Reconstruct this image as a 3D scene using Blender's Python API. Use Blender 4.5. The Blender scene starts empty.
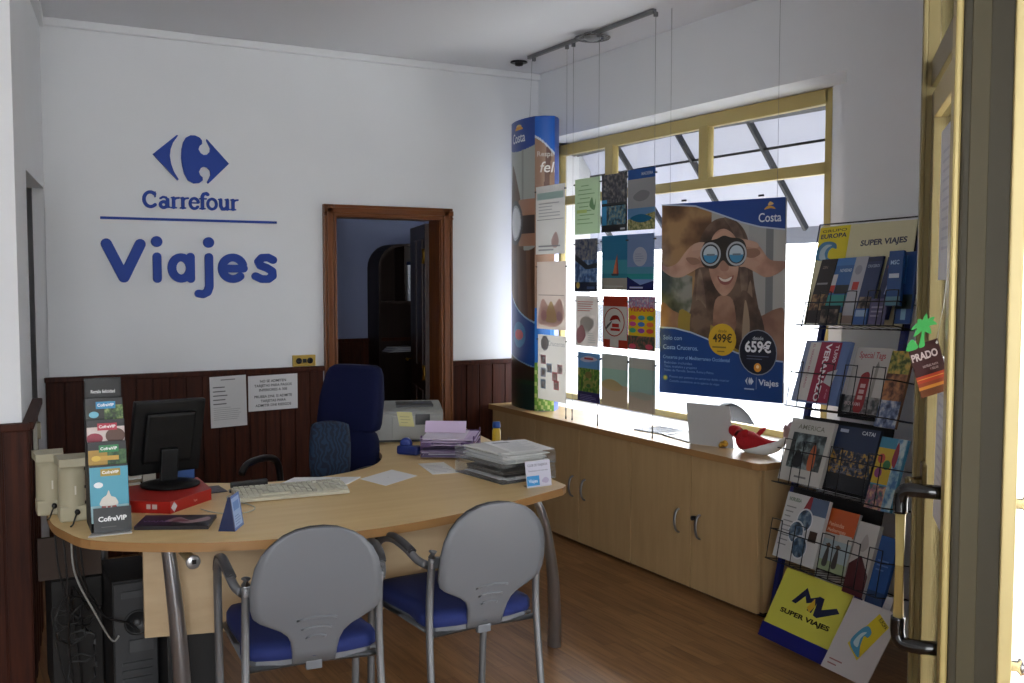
import bpy, bmesh, math, random
from mathutils import Vector, Matrix
random.seed(7)
S = bpy.context.scene
COL = S.collection
PI = math.pi

# ------------------------------------------------------------------ camera, sky, exposure
cd = bpy.data.cameras.new('camera'); cam = bpy.data.objects.new('camera', cd); COL.objects.link(cam)
cd.sensor_width = 36; cd.lens = 36*1015/1024; cd.clip_start = 0.05
YAW = math.radians(29.55); PIT = math.atan(61.5/1015)
cam.location = (0, 0, 1.58)
cam.rotation_euler = (PI/2-PIT, 0, -YAW)
S.camera = cam
w = bpy.data.worlds.new('world'); S.world = w; w.use_nodes = True
wn = w.node_tree.nodes; wn['Background'].inputs[0].default_value = (0.94, 0.97, 1.0, 1)
wn['Background'].inputs[1].default_value = 6.0
S.view_settings.view_transform = 'Standard'; S.view_settings.look = 'None'
S.view_settings.exposure = 0.88; S.view_settings.gamma = 1.0; S.view_settings.use_curve_mapping = False

def portal(loc, rot, sx, sy):
    l = bpy.data.lights.new('daylight_portal', 'AREA'); l.shape = 'RECTANGLE'; l.size = sx; l.size_y = sy
    l.cycles.is_portal = True
    o = bpy.data.objects.new('daylight_portal', l); COL.objects.link(o); o.location = loc; o.rotation_euler = rot
portal((3.99, 4.95, 1.63), (0, PI/2, 0), 1.8, 2.6)          # shop window

portal((-.57, -1.64, 1.46), (-PI/2, 0, PI), 1.65, 2.7)         # added shop-front glazing behind the camera, unseen fill daylight

# ------------------------------------------------------------------ materials
def lin(c):
    if isinstance(c, str):
        c = c.lstrip('#'); c = [int(c[i:i+2], 16)/255 for i in (0, 2, 4)]
    return tuple((v/12.92 if v <= .04045 else ((v+.055)/1.055)**2.4) for v in c) + (1,)
CACHE = {}
def P(c, rough=.5, metal=0., name=None, spec=.5, noise=0., scale=20., bump=0., alpha=1., trans=0.):
    key = (str(c), rough, metal, noise, scale, bump, alpha, trans, spec)
    if key in CACHE: return CACHE[key]
    m = bpy.data.materials.new(name or 'paint'); m.use_nodes = True
    nt = m.node_tree; b = nt.nodes['Principled BSDF']; L = lin(c)
    b.inputs['Base Color'].default_value = L
    b.inputs['Roughness'].default_value = rough; b.inputs['Metallic'].default_value = metal
    b.inputs['Specular IOR Level'].default_value = spec
    b.inputs['Transmission Weight'].default_value = trans
    if alpha < 1: b.inputs['Alpha'].default_value = alpha
    if noise or bump:
        tc = nt.nodes.new('ShaderNodeTexCoord'); nz = nt.nodes.new('ShaderNodeTexNoise')
        nz.inputs['Scale'].default_value = scale; nz.inputs['Detail'].default_value = 4
        nt.links.new(tc.outputs['Object'], nz.inputs['Vector'])
        if noise:
            mx = nt.nodes.new('ShaderNodeMix'); mx.data_type = 'RGBA'
            mx.inputs[6].default_value = tuple(v*(1-noise) for v in L[:3])+(1,)
            mx.inputs[7].default_value = tuple(min(1, v*(1+noise)) for v in L[:3])+(1,)
            nt.links.new(nz.outputs[0], mx.inputs[0]); nt.links.new(mx.outputs[2], b.inputs['Base Color'])
        if bump:
            bp = nt.nodes.new('ShaderNodeBump'); bp.inputs['Strength'].default_value = bump
            bp.inputs['Distance'].default_value = .01
            nt.links.new(nz.outputs[0], bp.inputs['Height']); nt.links.new(bp.outputs[0], b.inputs['Normal'])
    CACHE[key] = m
    return m
def photo(c1, c2, c3, scale=12.):
    """print of a photograph: three-colour noise patches"""
    key = ('ph', c1, c2, c3, scale)
    if key in CACHE: return CACHE[key]
    m = bpy.data.materials.new('printed_photo'); m.use_nodes = True; nt = m.node_tree; b = nt.nodes['Principled BSDF']
    b.inputs['Roughness'].default_value = .35
    tc = nt.nodes.new('ShaderNodeTexCoord'); nz = nt.nodes.new('ShaderNodeTexNoise'); nz.inputs['Scale'].default_value = scale
    nz.inputs['Detail'].default_value = 3; r = nt.nodes.new('ShaderNodeValToRGB')
    r.color_ramp.elements[0].position = .38; r.color_ramp.elements[0].color = lin(c1)
    r.color_ramp.elements[1].position = .62; r.color_ramp.elements[1].color = lin(c3)
    e = r.color_ramp.elements.new(.5); e.color = lin(c2)
    nt.links.new(tc.outputs['Object'], nz.inputs['Vector']); nt.links.new(nz.outputs[0], r.inputs[0]); nt.links.new(r.outputs[0], b.inputs['Base Color'])
    CACHE[key] = m; return m
def wood(c1, c2, axis='Z', scale=3., rough=.45, name='wood', stretch=14., spec=.35):
    m = bpy.data.materials.new(name); m.use_nodes = True; nt = m.node_tree; b = nt.nodes['Principled BSDF']
    b.inputs['Roughness'].default_value = rough; b.inputs['Specular IOR Level'].default_value = spec
    tc = nt.nodes.new('ShaderNodeTexCoord'); mp = nt.nodes.new('ShaderNodeMapping')
    s = [stretch]*3; s['XYZ'.index(axis)] = 1.0; mp.inputs['Scale'].default_value = s
    nz = nt.nodes.new('ShaderNodeTexNoise'); nz.inputs['Scale'].default_value = scale; nz.inputs['Detail'].default_value = 6
    nz.inputs['Roughness'].default_value = .6
    r = nt.nodes.new('ShaderNodeValToRGB'); r.color_ramp.elements[0].position = .3; r.color_ramp.elements[1].position = .7
    r.color_ramp.elements[0].color = lin(c1); r.color_ramp.elements[1].color = lin(c2)
    nt.links.new(tc.outputs['Object'], mp.inputs[0]); nt.links.new(mp.outputs[0], nz.inputs['Vector'])
    nt.links.new(nz.outputs[0], r.inputs[0]); nt.links.new(r.outputs[0], b.inputs['Base Color'])
    return m
def floor_mat():
    m = bpy.data.materials.new('laminate_planks'); m.use_nodes = True; nt = m.node_tree; b = nt.nodes['Principled BSDF']
    N = nt.nodes.new; K = nt.links.new
    tc = N('ShaderNodeTexCoord'); mp = N('ShaderNodeMapping'); mp.inputs['Rotation'].default_value = (0, 0, PI/2)
    K(tc.outputs['Object'], mp.inputs[0])
    br = N('ShaderNodeTexBrick'); br.inputs['Scale'].default_value = 1.0; br.inputs['Brick Width'].default_value = .42
    br.inputs['Row Height'].default_value = .065; br.inputs['Mortar Size'].default_value = .0006; br.offset = .37
    br.inputs['Color1'].default_value = lin('#a37a50'); br.inputs['Color2'].default_value = lin('#8a6340'); br.inputs['Mortar'].default_value = lin('#4a2e1a')
    K(mp.outputs[0], br.inputs['Vector'])
    m2 = N('ShaderNodeMapping'); m2.inputs['Scale'].default_value = (34, 2.2, 1); K(tc.outputs['Object'], m2.inputs[0])
    nz = N('ShaderNodeTexNoise'); nz.inputs['Scale'].default_value = 1.6; nz.inputs['Detail'].default_value = 6; K(m2.outputs[0], nz.inputs['Vector'])
    rr = N('ShaderNodeValToRGB'); rr.color_ramp.elements[0].position = .35; rr.color_ramp.elements[0].color = (.62, .56, .50, 1)
    rr.color_ramp.elements[1].position = .6; rr.color_ramp.elements[1].color = (1.08, 1.05, 1.0, 1); K(nz.outputs[0], rr.inputs[0])
    mx = N('ShaderNodeMix'); mx.data_type = 'RGBA'; mx.blend_type = 'MULTIPLY'; mx.inputs[0].default_value = .8
    K(br.outputs['Color'], mx.inputs[6]); K(rr.outputs[0], mx.inputs[7]); K(mx.outputs[2], b.inputs['Base Color'])
    b.inputs['Roughness'].default_value = .32
    return m
def glass_mat(name='clear_glass', tint=(1, 1, 1), refl=.07, rough=0.):
    m = bpy.data.materials.new(name); m.use_nodes = True; nt = m.node_tree; nt.nodes.clear(); N = nt.nodes.new
    o = N('ShaderNodeOutputMaterial'); t = N('ShaderNodeBsdfTransparent'); g = N('ShaderNodeBsdfGlossy'); mx = N('ShaderNodeMixShader'); f = N('ShaderNodeLayerWeight')
    t.inputs[0].default_value = tint+(1,); g.inputs['Roughness'].default_value = rough; f.inputs[0].default_value = refl*2
    nt.links.new(f.outputs['Fresnel'], mx.inputs[0]); nt.links.new(t.outputs[0], mx.inputs[1]); nt.links.new(g.outputs[0], mx.inputs[2]); nt.links.new(mx.outputs[0], o.inputs[0])
    return m
def acrylic_mat(name, tint, body=.14):
    m = glass_mat(name, tint, .03); nt = m.node_tree; o = [n for n in nt.nodes if n.type == 'OUTPUT_MATERIAL'][0]; mx = [n for n in nt.nodes if n.type == 'MIX_SHADER'][0]
    d = nt.nodes.new('ShaderNodeBsdfDiffuse'); d.inputs[0].default_value = tint+(1,); m2 = nt.nodes.new('ShaderNodeMixShader'); m2.inputs[0].default_value = body
    nt.links.new(mx.outputs[0], m2.inputs[1]); nt.links.new(d.outputs[0], m2.inputs[2]); nt.links.new(m2.outputs[0], o.inputs[0]); return m
def cloth_trans(name, c, t=.5):
    m = bpy.data.materials.new(name); m.use_nodes = True; nt = m.node_tree; nt.nodes.clear(); N = nt.nodes.new
    o = N('ShaderNodeOutputMaterial'); a = N('ShaderNodeBsdfDiffuse'); b = N('ShaderNodeBsdfTranslucent'); mx = N('ShaderNodeMixShader')
    a.inputs[0].default_value = lin(c); b.inputs[0].default_value = lin(c); mx.inputs[0].default_value = t
    nt.links.new(a.outputs[0], mx.inputs[1]); nt.links.new(b.outputs[0], mx.inputs[2]); nt.links.new(mx.outputs[0], o.inputs[0])
    return m

PLASTER = P('#e2e4e7', .85, name='plaster', noise=.03, scale=3, bump=.06)
CEIL = P('#dcdde2', .9, name='ceiling_paint', noise=.02, scale=2)
WOODD = wood('#260f09', '#4a2212', 'Z', 3, .55, 'dark_panelling', 14, .18)
WOODM = wood('#5a3116', '#7c4823', 'Z', 2.5, .35, 'mahogany_frame')
WOODX = wood('#5a3116', '#7c4823', 'X', 2.5, .35, 'mahogany_head')
BEECH = wood('#a98c62', '#b5986e', 'Z', 2.5, .42, 'beech_laminate', 10)
BEECHY = wood('#a98c60', '#b5986c', 'Y', 2.5, .35, 'beech_worktop', 10)
DESKW = wood('#d8b77e', '#e2c48c', 'X', 2.0, .38, 'desk_laminate', 10)
EDGE = P('#9a7244', .5, name='edge_banding')
GOLD = P('#b3a065', .4, .25, 'gold_anodised', noise=.05, scale=4)
GOLDD = P('#7d7048', .45, .2, 'gold_anodised_dull', noise=.06, scale=5)
BRASS = P('#c8a040', .3, .9, 'brass')
CHROME = P('#9a9ca0', .28, .85, 'brushed_metal')
GREYM = P('#77797c', .4, .6, 'grey_tube')
BLACK = P('#0c0c0e', .35, name='black_plastic')
BLACKG = P('#08080a', .1, name='gloss_black')
WHITE = P('#e6e6e4', .6, name='white_paper')
BLUESIGN = P('#063a98', .6, name='sign_blue')
GLASS = glass_mat()
ACRYL = acrylic_mat('clear_acrylic', (.93, .94, .95), .05)

# ------------------------------------------------------------------ mesh building
MAT = {}
def hold(o, M): MAT[o.as_pointer()] = M
def getM(o): return MAT.get(o.as_pointer(), Matrix.Identity(4))
def tag(o, label=None, cat=None, group=None, kind=None):
    if label: o['label'] = label
    if cat: o['category'] = cat
    if group: o['group'] = group
    if kind: o['kind'] = kind
    return o
def thing(name, loc, label, cat, group=None, rz=0.):
    o = bpy.data.objects.new(name, None); COL.objects.link(o); o.empty_display_size = .05
    o.location = loc; o.rotation_euler = (0, 0, rz)
    hold(o, Matrix.Translation(loc) @ Matrix.Rotation(rz, 4, 'Z'))
    return tag(o, label, cat, group)
def V(*a): return Vector(a[0] if len(a) == 1 else a)
def frame_from(d):
    d = d.normalized(); a = Vector((0, 0, 1)) if abs(d.z) < .9 else Vector((1, 0, 0))
    x = d.cross(a).normalized(); return x, x.cross(d).normalized()
def smoothpts(pts, n=6, closed=False):
    pts = [Vector(p) for p in pts]; out = []; N = len(pts)
    rng = range(N if closed else N-1)
    for i in rng:
        g = (lambda k: pts[k % N]) if closed else (lambda k: pts[max(0, min(N-1, k))])
        p0, p1, p2, p3 = g(i-1), g(i), g(i+1), g(i+2)
        for k in range(n):
            t = k/n
            out.append(.5*((2*p1)+(p2-p0)*t+(2*p0-5*p1+4*p2-p3)*t*t+(3*p1-p0-3*p2+p3)*t**3))
    if not closed: out.append(pts[-1])
    return out
class MB:
    def __init__(s): s.bm = bmesh.new(); s.mats = []
    def mi(s, m):
        if m not in s.mats: s.mats.append(m)
        return s.mats.index(m)
    def add(s, vs, fs, m, smooth=False):
        b = [s.bm.verts.new(v) for v in vs]; k = s.mi(m)
        for f in fs:
            try: q = s.bm.faces.new([b[i] for i in f])
            except ValueError: continue
            q.material_index = k; q.smooth = smooth
        return s
    def box(s, c, size, m, R=None, bev=0.):
        t = bmesh.new(); bmesh.ops.create_cube(t, size=1)
        for v in t.verts: v.co = Vector((v.co.x*size[0], v.co.y*size[1], v.co.z*size[2]))
        if bev: bmesh.ops.bevel(t, geom=t.edges[:], offset=bev, segments=2, affect='EDGES', profile=.6)
        R = R or Matrix.Identity(3)
        t.verts.ensure_lookup_table(); t.verts.index_update()
        s.add([R @ v.co + Vector(c) for v in t.verts], [[v.index for v in f.verts] for f in t.faces], m)
        t.free(); return s
    def bx(s, x0, x1, y0, y1, z0, z1, m, bev=0.):
        return s.box(((x0+x1)/2, (y0+y1)/2, (z0+z1)/2), (abs(x1-x0), abs(y1-y0), abs(z1-z0)), m, None, bev)
    def bar(s, a, b, wd, th, m, up=(0, 0, 1), bev=0.):
        a, b = Vector(a), Vector(b); z = (b-a); L = z.length; z.normalize(); u = Vector(up)
        x = u.cross(z)
        if x.length < 1e-4: x = Vector((1, 0, 0)).cross(z)
        x.normalize(); y = z.cross(x); R = Matrix((x, y, z)).transposed()
        return s.box((a+b)/2, (wd, th, L), m, R, bev)
    def tube(s, pts, r, m, n=10, smooth=True, flat=1., closed=False):
        pts = [Vector(p) for p in pts]; N = len(pts); rr = r if isinstance(r, (list, tuple)) else [r]*N
        vs = []; x = None
        for i, p in enumerate(pts):
            if closed: d = pts[(i+1) % N]-pts[i-1]
            else: d = pts[min(i+1, N-1)]-pts[max(i-1, 0)]
            d.normalize()
            if x is None: x, y = frame_from(d)
            else:
                x = (x-d*x.dot(d)); x = x.normalized() if x.length > 1e-6 else frame_from(d)[0]; y = d.cross(x)
            for k in range(n):
                a = 2*PI*k/n; vs.append(p+x*math.cos(a)*rr[i]+y*math.sin(a)*rr[i]*flat)
        fs = []
        for i in range(N if closed else N-1):
            j = (i+1) % N
            for k in range(n): fs.append((i*n+k, i*n+(k+1) % n, j*n+(k+1) % n, j*n+k))
        if not closed: fs += [tuple(range(n))[::-1], tuple(range((N-1)*n, N*n))]
        return s.add(vs, fs, m, smooth)
    def lathe(s, prof, c, m, n=24, axis=(0, 0, 1), smooth=True):
        z = Vector(axis).normalized(); x, y = frame_from(z); c = Vector(c); vs = []
        for r, h in prof:
            for k in range(n):
                a = 2*PI*k/n; vs.append(c+z*h+x*math.cos(a)*r+y*math.sin(a)*r)
        fs = [(i*n+k, i*n+(k+1) % n, (i+1)*n+(k+1) % n, (i+1)*n+k) for i in range(len(prof)-1) for k in range(n)]
        fs += [tuple(range(n))[::-1], tuple(range((len(prof)-1)*n, len(prof)*n))]
        return s.add(vs, fs, m, smooth)
    def ball(s, c, r, m, n=14, k=9):
        r = (r, r, r) if not isinstance(r, (tuple, list)) else r; c = Vector(c); vs = []
        for i in range(k+1):
            t = PI*i/k
            for j in range(n):
                a = 2*PI*j/n; vs.append(c+Vector((r[0]*math.sin(t)*math.cos(a), r[1]*math.sin(t)*math.sin(a), r[2]*math.cos(t))))
        return s.add(vs, [(i*n+j, i*n+(j+1) % n, (i+1)*n+(j+1) % n, (i+1)*n+j) for i in range(k) for j in range(n)], m, True)
    def prism(s, pts, vec, m, mside=None):
        pts = [Vector(p) for p in pts]; vec = Vector(vec); n = len(pts)
        s.add(pts+[p+vec for p in pts], [tuple(range(n))[::-1], tuple(range(n, 2*n))], m)
        return s.add(pts+[p+vec for p in pts], [(i, (i+1) % n, n+(i+1) % n, n+i) for i in range(n)], mside or m)
    def grid(s, fn, nu, nv, m, smooth=True):
        vs = [fn(i/nu, j/nv) for j in range(nv+1) for i in range(nu+1)]
        return s.add(vs, [(j*(nu+1)+i, j*(nu+1)+i+1, (j+1)*(nu+1)+i+1, (j+1)*(nu+1)+i) for j in range(nv) for i in range(nu)], m, smooth)
    def build(s, name, parent=None, label=None, cat=None, group=None, kind=None, fix=True):
        bm = s.bm
        if fix:
            bmesh.ops.remove_doubles(bm, verts=bm.verts[:], dist=1e-6)
            bmesh.ops.recalc_face_normals(bm, faces=bm.faces[:])
        me = bpy.data.meshes.new(name)
        if parent is not None:
            M = getM(parent)
        else:
            xs = [v.co for v in bm.verts]
            lo = Vector([min(v[i] for v in xs) for i in range(3)]); hi = Vector([max(v[i] for v in xs) for i in range(3)])
            M = Matrix.Translation(((lo.x+hi.x)/2, (lo.y+hi.y)/2, lo.z))
        bmesh.ops.transform(bm, matrix=M.inverted(), verts=bm.verts[:])
        bm.to_mesh(me); bm.free()
        for m in s.mats: me.materials.append(m)
        o = bpy.data.objects.new(name, me); COL.objects.link(o)
        if parent is not None: o.parent = parent
        else: o.location = M.translation
        hold(o, M)
        return tag(o, label, cat, group, kind)
def struct(name, mb, parent=None):
    return mb.build(name, parent, kind=None if parent is not None else 'structure')

TC = {}
def text_geo(s, bold=0.):
    k = (s, bold)
    if k in TC: return TC[k]
    cu = bpy.data.curves.new('lettering', 'FONT'); cu.body = s; cu.size = 1; cu.offset = bold; cu.resolution_u = 3
    o = bpy.data.objects.new('lettering', cu); COL.objects.link(o)
    dg = bpy.context.evaluated_depsgraph_get(); me = bpy.data.meshes.new_from_object(o.evaluated_get(dg))
    vs = [(v.co.x, v.co.y) for v in me.vertices]; fs = [tuple(p.vertices) for p in me.polygons]
    bpy.data.objects.remove(o); bpy.data.curves.remove(cu); bpy.data.meshes.remove(me)
    if vs:
        x0 = min(v[0] for v in vs); x1 = max(v[0] for v in vs)
    else: x0 = x1 = 0
    TC[k] = ([(v[0]-x0, v[1]) for v in vs], fs, x1-x0); return TC[k]

class Art:
    """a printed flat sheet: o = bottom-left corner, X and Y full edge vectors; shapes in 0..1 units"""
    def __init__(s, o, X, Y, base, thick=.0012, step=.00025, mb=None, back=None, rough=.4):
        s.o, s.X, s.Y = Vector(o), Vector(X), Vector(Y); s.n = s.X.cross(s.Y).normalized(); s.w = s.X.length; s.h = s.Y.length
        s.mb = mb or MB(); s.step = step; s.k = 1; s.rough = rough
        b = s.m(base); o_ = s.o
        s.mb.prism([o_, o_+s.X, o_+s.X+s.Y, o_+s.Y], -s.n*thick, b)
        s.thick = thick
    def m(s, c): return c if not isinstance(c, str) else P(c, s.rough, name='print_ink')
    warp = None
    def pt(s, u, v, k=None):
        if s.warp: u = s.warp(u)
        return s.o+s.X*u+s.Y*v+s.n*(s.step*(s.k if k is None else k))
    def poly(s, pts, c):
        pts = [(min(1., max(0., u)), min(1., max(0., v))) for u, v in pts]
        s.mb.add([s.pt(u, v) for u, v in pts], [tuple(range(len(pts)))], s.m(c)); s.k += 1; return s
    def rect(s, a, b, c_, d, c): return s.poly([(a, b), (c_, b), (c_, d), (a, d)], c)
    def ell(s, cx, cy, rx, c, ry=None, n=24, rot=0.):
        ry = rx*s.w/s.h if ry is None else ry; pts = []
        for i in range(n):
            a = 2*PI*i/n; x = math.cos(a)*rx*s.w; y = math.sin(a)*ry*s.h
            pts.append((cx+(x*math.cos(rot)-y*math.sin(rot))/s.w, cy+(x*math.sin(rot)+y*math.cos(rot))/s.h))
        return s.poly(pts, c)
    def curve(s, pts, c, n=5):
        return s.poly([(p.x, p.y) for p in smoothpts([(a, b, 0) for a, b in pts], n, True)], c)
    def text(s, t, u, v, size, c, bold=.01, align='l', wid=None, rot=0.):
        vs, fs, W = text_geo(t, bold); sx = size if wid is None else wid*s.w/max(W, 1e-3)
        if align == 'c': off = -W*sx/2
        elif align == 'r': off = -W*sx
        else: off = 0
        ex, ey = s.X.normalized(), s.Y.normalized(); o = s.pt(u, v); ca, sa = math.cos(rot), math.sin(rot)
        P3 = []
        for x, y in vs:
            a = x*sx+off; b = y*size; P3.append(o+ex*(a*ca-b*sa)+ey*(a*sa+b*ca))
        s.mb.add(P3, fs, s.m(c)); s.k += 1; return s
    def lines(s, u0, u1, v0, v1, n, c, fill=.4, seed=1):
        r = random.Random(seed); h = (v1-v0)/n
        for i in range(n):
            x1 = u0+(u1-u0)*(r.uniform(.6, 1.))
            y = v0+h*i; s.mb.add([s.pt(u0, y), s.pt(x1, y), s.pt(x1, y+h*fill), s.pt(u0, y+h*fill)], [(0, 1, 2, 3)], s.m(c))
        s.k += 1; return s
    def build(s, name, parent=None, **k): return s.mb.build(name, parent, fix=False, **k)

def strokes(mb, paths, width, O, X, Y, N, depth, m, scale=1., cap=7):
    """raised lettering from round-ended strokes: paths in 2-D, plane axes X,Y, normal N"""
    O, X, Y, N = Vector(O), Vector(X), Vector(Y), Vector(N); r = width/2
    k = [0]
    def put(poly):
        e = .00002*k[0]; k[0] += 1
        mb.prism([O+X*(x*scale)+Y*(y*scale) for x, y in poly], N*(depth+e), m)
    for path in paths:
        rr = r
        if isinstance(path, tuple) and path[0] == 'dot':
            _, cx, cy, rad = path; put([(cx+rad*math.cos(2*PI*i/20), cy+rad*math.sin(2*PI*i/20)) for i in range(20)]); continue
        if isinstance(path, tuple): rr, path = path[0]/2, path[1]
        pts = path
        for a, b in zip(pts[:-1], pts[1:]):
            dx, dy = b[0]-a[0], b[1]-a[1]; an = math.atan2(dy, dx); poly = []
            for i in range(cap+1):
                t = an-PI/2+PI*i/cap; poly.append((b[0]+rr*math.cos(t), b[1]+rr*math.sin(t)))
            for i in range(cap+1):
                t = an+PI/2+PI*i/cap; poly.append((a[0]+rr*math.cos(t), a[1]+rr*math.sin(t)))
            put(poly)
def arc(cx, cy, r, a0, a1, n=12, ry=None):
    ry = r if ry is None else ry
    return [(cx+r*math.cos(math.radians(a0+(a1-a0)*i/n)), cy+ry*math.sin(math.radians(a0+(a1-a0)*i/n))) for i in range(n+1)]

# ================================================================== THE SETTING
H = 3.0
def slab(name, *boxes, m=PLASTER, bev=0):
    mb = MB()
    for b in boxes: mb.bx(*b, m, bev)
    return struct(name, mb)
struct('floor', MB().bx(-1.6, 4.2, -1.5, 8.3, -.06, 0, floor_mat()))
slab('ceiling', (-1.6, 4.32, -1.5, 1.96, H, H+.12), (-1.6, 4.32, 1.96, 8.32, H, H+.12), m=CEIL)  # near slab carried out over the vestibule to cut entrance daylight
struct('wall_back', MB().bx(.53, 2.15, 6.12, 6.24, 0, H, PLASTER).bx(2.15, 2.95, 6.12, 6.24, 2.01, H, PLASTER).bx(-1.6, .53, 6.62, 6.74, 0, H, PLASTER).bx(.47, .53, 6.13, 6.62, 0, H, PLASTER)
       .bx(2.95, 3.5, 6.12, 6.24, 0, H, PLASTER).bx(3.5, 4.2, 6.12, 6.24, 2.545, H, PLASTER).bx(3.5, 4.2, 6.12, 6.24, 0, .70, PLASTER).bx(3.44, 4.2, 6.24, 6.34, 0, H, PLASTER))
slab('wall_right', (3.68, 3.98, 3.345, 6.22, 2.545, H), (3.66, 3.98, 1.96, 3.345, 0, H), (3.92, 3.98, 3.345, 3.672, .7, 2.56),
     (3.68, 3.98, 3.345, 6.22, 0, .70))
slab('wall_entrance', (2.51, 3.66, 1.90, 1.985, 0, H))
slab('wall_front', (-1.6, -1.4, -1.62, -1.5, 0, H), (.26, 2.1, -1.62, -1.5, 0, H), (-1.4, .26, -1.62, -1.5, 2.8, H), (-1.4, .26, -1.62, -1.5, 0, .12))
w4 = struct('window_fill_front', MB().bx(-1.4, .26, -1.58, -1.53, .12, .18, GOLD).bx(-1.4, .26, -1.58, -1.53, 2.74, 2.8, GOLD).bx(-1.4, -1.34, -1.58, -1.53, .12, 2.8, GOLD).bx(.20, .26, -1.58, -1.53, .12, 2.8, GOLD))  # unseen glazing added behind the camera as a second source of daylight
MB().bx(-1.34, .20, -1.558, -1.552, .18, 2.74, GLASS).build('glass_pane', w4)
slab('wall_left', (-1.72, -1.6, -1.62, 6.74, 0, H))
def hprism(name, pts, z0, z1, m=PLASTER):
    return struct(name, MB().prism([(x, y, z0) for x, y in pts], (0, 0, z1-z0), m))
hprism('wall_left_pier', [(.27, 4.27), (.37, 5.12), (.19, 5.15), (.09, 4.42), (-1.6, 4.42), (-1.6, 4.27)], 0, H)
hprism('wall_left_header', [(.37, 5.12), (.53, 6.12), (.35, 6.12), (.19, 5.15)], 2.08, H)
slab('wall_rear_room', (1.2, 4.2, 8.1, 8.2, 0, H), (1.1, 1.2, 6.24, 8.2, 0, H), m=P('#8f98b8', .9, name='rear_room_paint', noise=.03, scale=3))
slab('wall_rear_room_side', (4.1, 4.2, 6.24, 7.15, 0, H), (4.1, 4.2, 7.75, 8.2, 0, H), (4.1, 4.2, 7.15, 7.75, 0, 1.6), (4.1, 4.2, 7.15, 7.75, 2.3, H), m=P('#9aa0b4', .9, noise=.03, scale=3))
w3 = struct('window_fill_rear', MB().bx(4.14, 4.15, 7.15, 7.75, 1.6, 2.3, GLASS))  # hidden opening added to let dim daylight into the rear room

def wainscot(name, a, b, top, nrm, parent=None, cap=True, low=0.):
    a, b, n = Vector(a+(0,)), Vector(b+(0,)), Vector(nrm+(0,)).normalized(); d = (b-a); L = d.length; d.normalize(); mb = MB()
    z = Vector((0, 0, 1))
    R = Matrix((d, n, z)).transposed()
    def blk(s0, s1, t0, t1, z0, z1, bev=0): mb.box(a+d*((s0+s1)/2)+n*((t0+t1)/2)+z*((z0+z1)/2), (s1-s0, t1-t0, z1-z0), WOODD, R, bev)
    blk(0, L, 0, .012, low, top-.01)
    k = max(1, round(L/.092)); wd = L/k
    for i in range(k): blk(i*wd+.004, (i+1)*wd-.004, .012, .022+.003*(i % 2), low, top-.02, .003)
    if cap: blk(-.005, L+.005, 0, .042, top-.022, top+.008, .005)
    return struct(name, mb)
wainscot('trim_1', (.51, 6.12), (2.10, 6.12), 1.035, (0, -1))
wainscot('trim_2', (3.00, 6.12), (3.5, 6.12), 1.03, (0, -1))
wainscot('trim_3', (.27, 4.27), (.37, 5.12), 1.03, (.988, -.151))
wainscot('trim_4', (-1.6, 4.27), (.29, 4.27), 1.03, (0, -1))
wainscot('trim_5', (1.2, 8.1), (4.1, 8.1), 1.08, (0, -1))
wainscot('trim_6', (-.6, 6.62), (.47, 6.62), 1.035, (0, -1))
struct('trim_7', MB().bx(.49, 3.68, 6.085, 6.12, 2.955, 3.0, PLASTER, .008))
struct('trim_8', MB().prism([(.27, 4.27, 2.95), (.50, 6.12, 2.95), (.55, 6.115, 2.95), (.32, 4.26, 2.95)], (0, 0, .05), PLASTER))
# doorway to the rear room
d1 = struct('door_1', MB().bx(2.15, 2.195, 6.10, 6.26, 0, 1.98, WOODM).bx(2.905, 2.95, 6.10, 6.26, 0, 1.98, WOODM).bx(2.15, 2.95, 6.10, 6.26, 1.975, 2.01, WOODX))
def casing(mb, x0, x1, z0, z1, vert):
    if vert:
        mb.bx(x0, x1, 6.085, 6.12, z0, z1, WOODM, .006); mb.bx(x0+.018, x1-.03, 6.075, 6.09, z0, z1, WOODM, .004); mb.bx(x1-.02, x1-.006, 6.078, 6.09, z0, z1, WOODM, .003)
    else:
        mb.bx(x0, x1, 6.085, 6.12, z0, z1, WOODX, .006); mb.bx(x0, x1, 6.075, 6.09, z0+.03, z1-.018, WOODX, .004); mb.bx(x0, x1, 6.078, 6.09, z0+.006, z0+.02, WOODX, .003)
cs = MB(); casing(cs, 2.108, 2.192, 0, 2.05, True); casing(cs, 2.911, 3.0, 0, 2.05, True); casing(cs, 2.108, 3.0, 1.972, 2.052, False)
cs.build('door_casing', d1)
dm = MB(); a = Vector((2.895, 6.265, 0)); dd = Vector((math.sin(math.radians(16)), math.cos(math.radians(16)), 0)); nn = Vector((-dd.y, dd.x, 0))
R = Matrix((dd, nn, Vector((0, 0, 1)))).transposed()
WOODL = wood('#26110c', '#3a1c12', 'Z', 3, .35, 'dark_door_leaf')
dm.box(a+dd*.36+Vector((0, 0, .985)), (.71, .035, 1.95), WOODL, R, .003)
for z0, z1 in ((.12, .82), (.98, 1.86)):
    for s0, s1 in ((.1, .34), (.39, .63)):
        dm.box(a+dd*((s0+s1)/2)+nn*.018+Vector((0, 0, (z0+z1)/2)), (s1-s0, .014, z1-z0), WOODL, R, .006)
leaf = dm.build('door_leaf', d1)
for z in (.95, 1.74):
    MB().tube([a-nn*-.03+Vector((0, 0, z-.05)), a+nn*.03+Vector((0, 0, z+.05))], .011, BRASS).box(a+nn*.024+dd*.02+Vector((0, 0, z)), (.05, .004, .1), BRASS, R).build('hinge', d1)
MB().tube([a+dd*.64+nn*.02+Vector((0, 0, 1.0)), a+dd*.64+nn*.06+Vector((0, 0, 1.0)), a+dd*.55+nn*.065+Vector((0, 0, 1.0))], .009, BRASS).build('door_handle', leaf)

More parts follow.
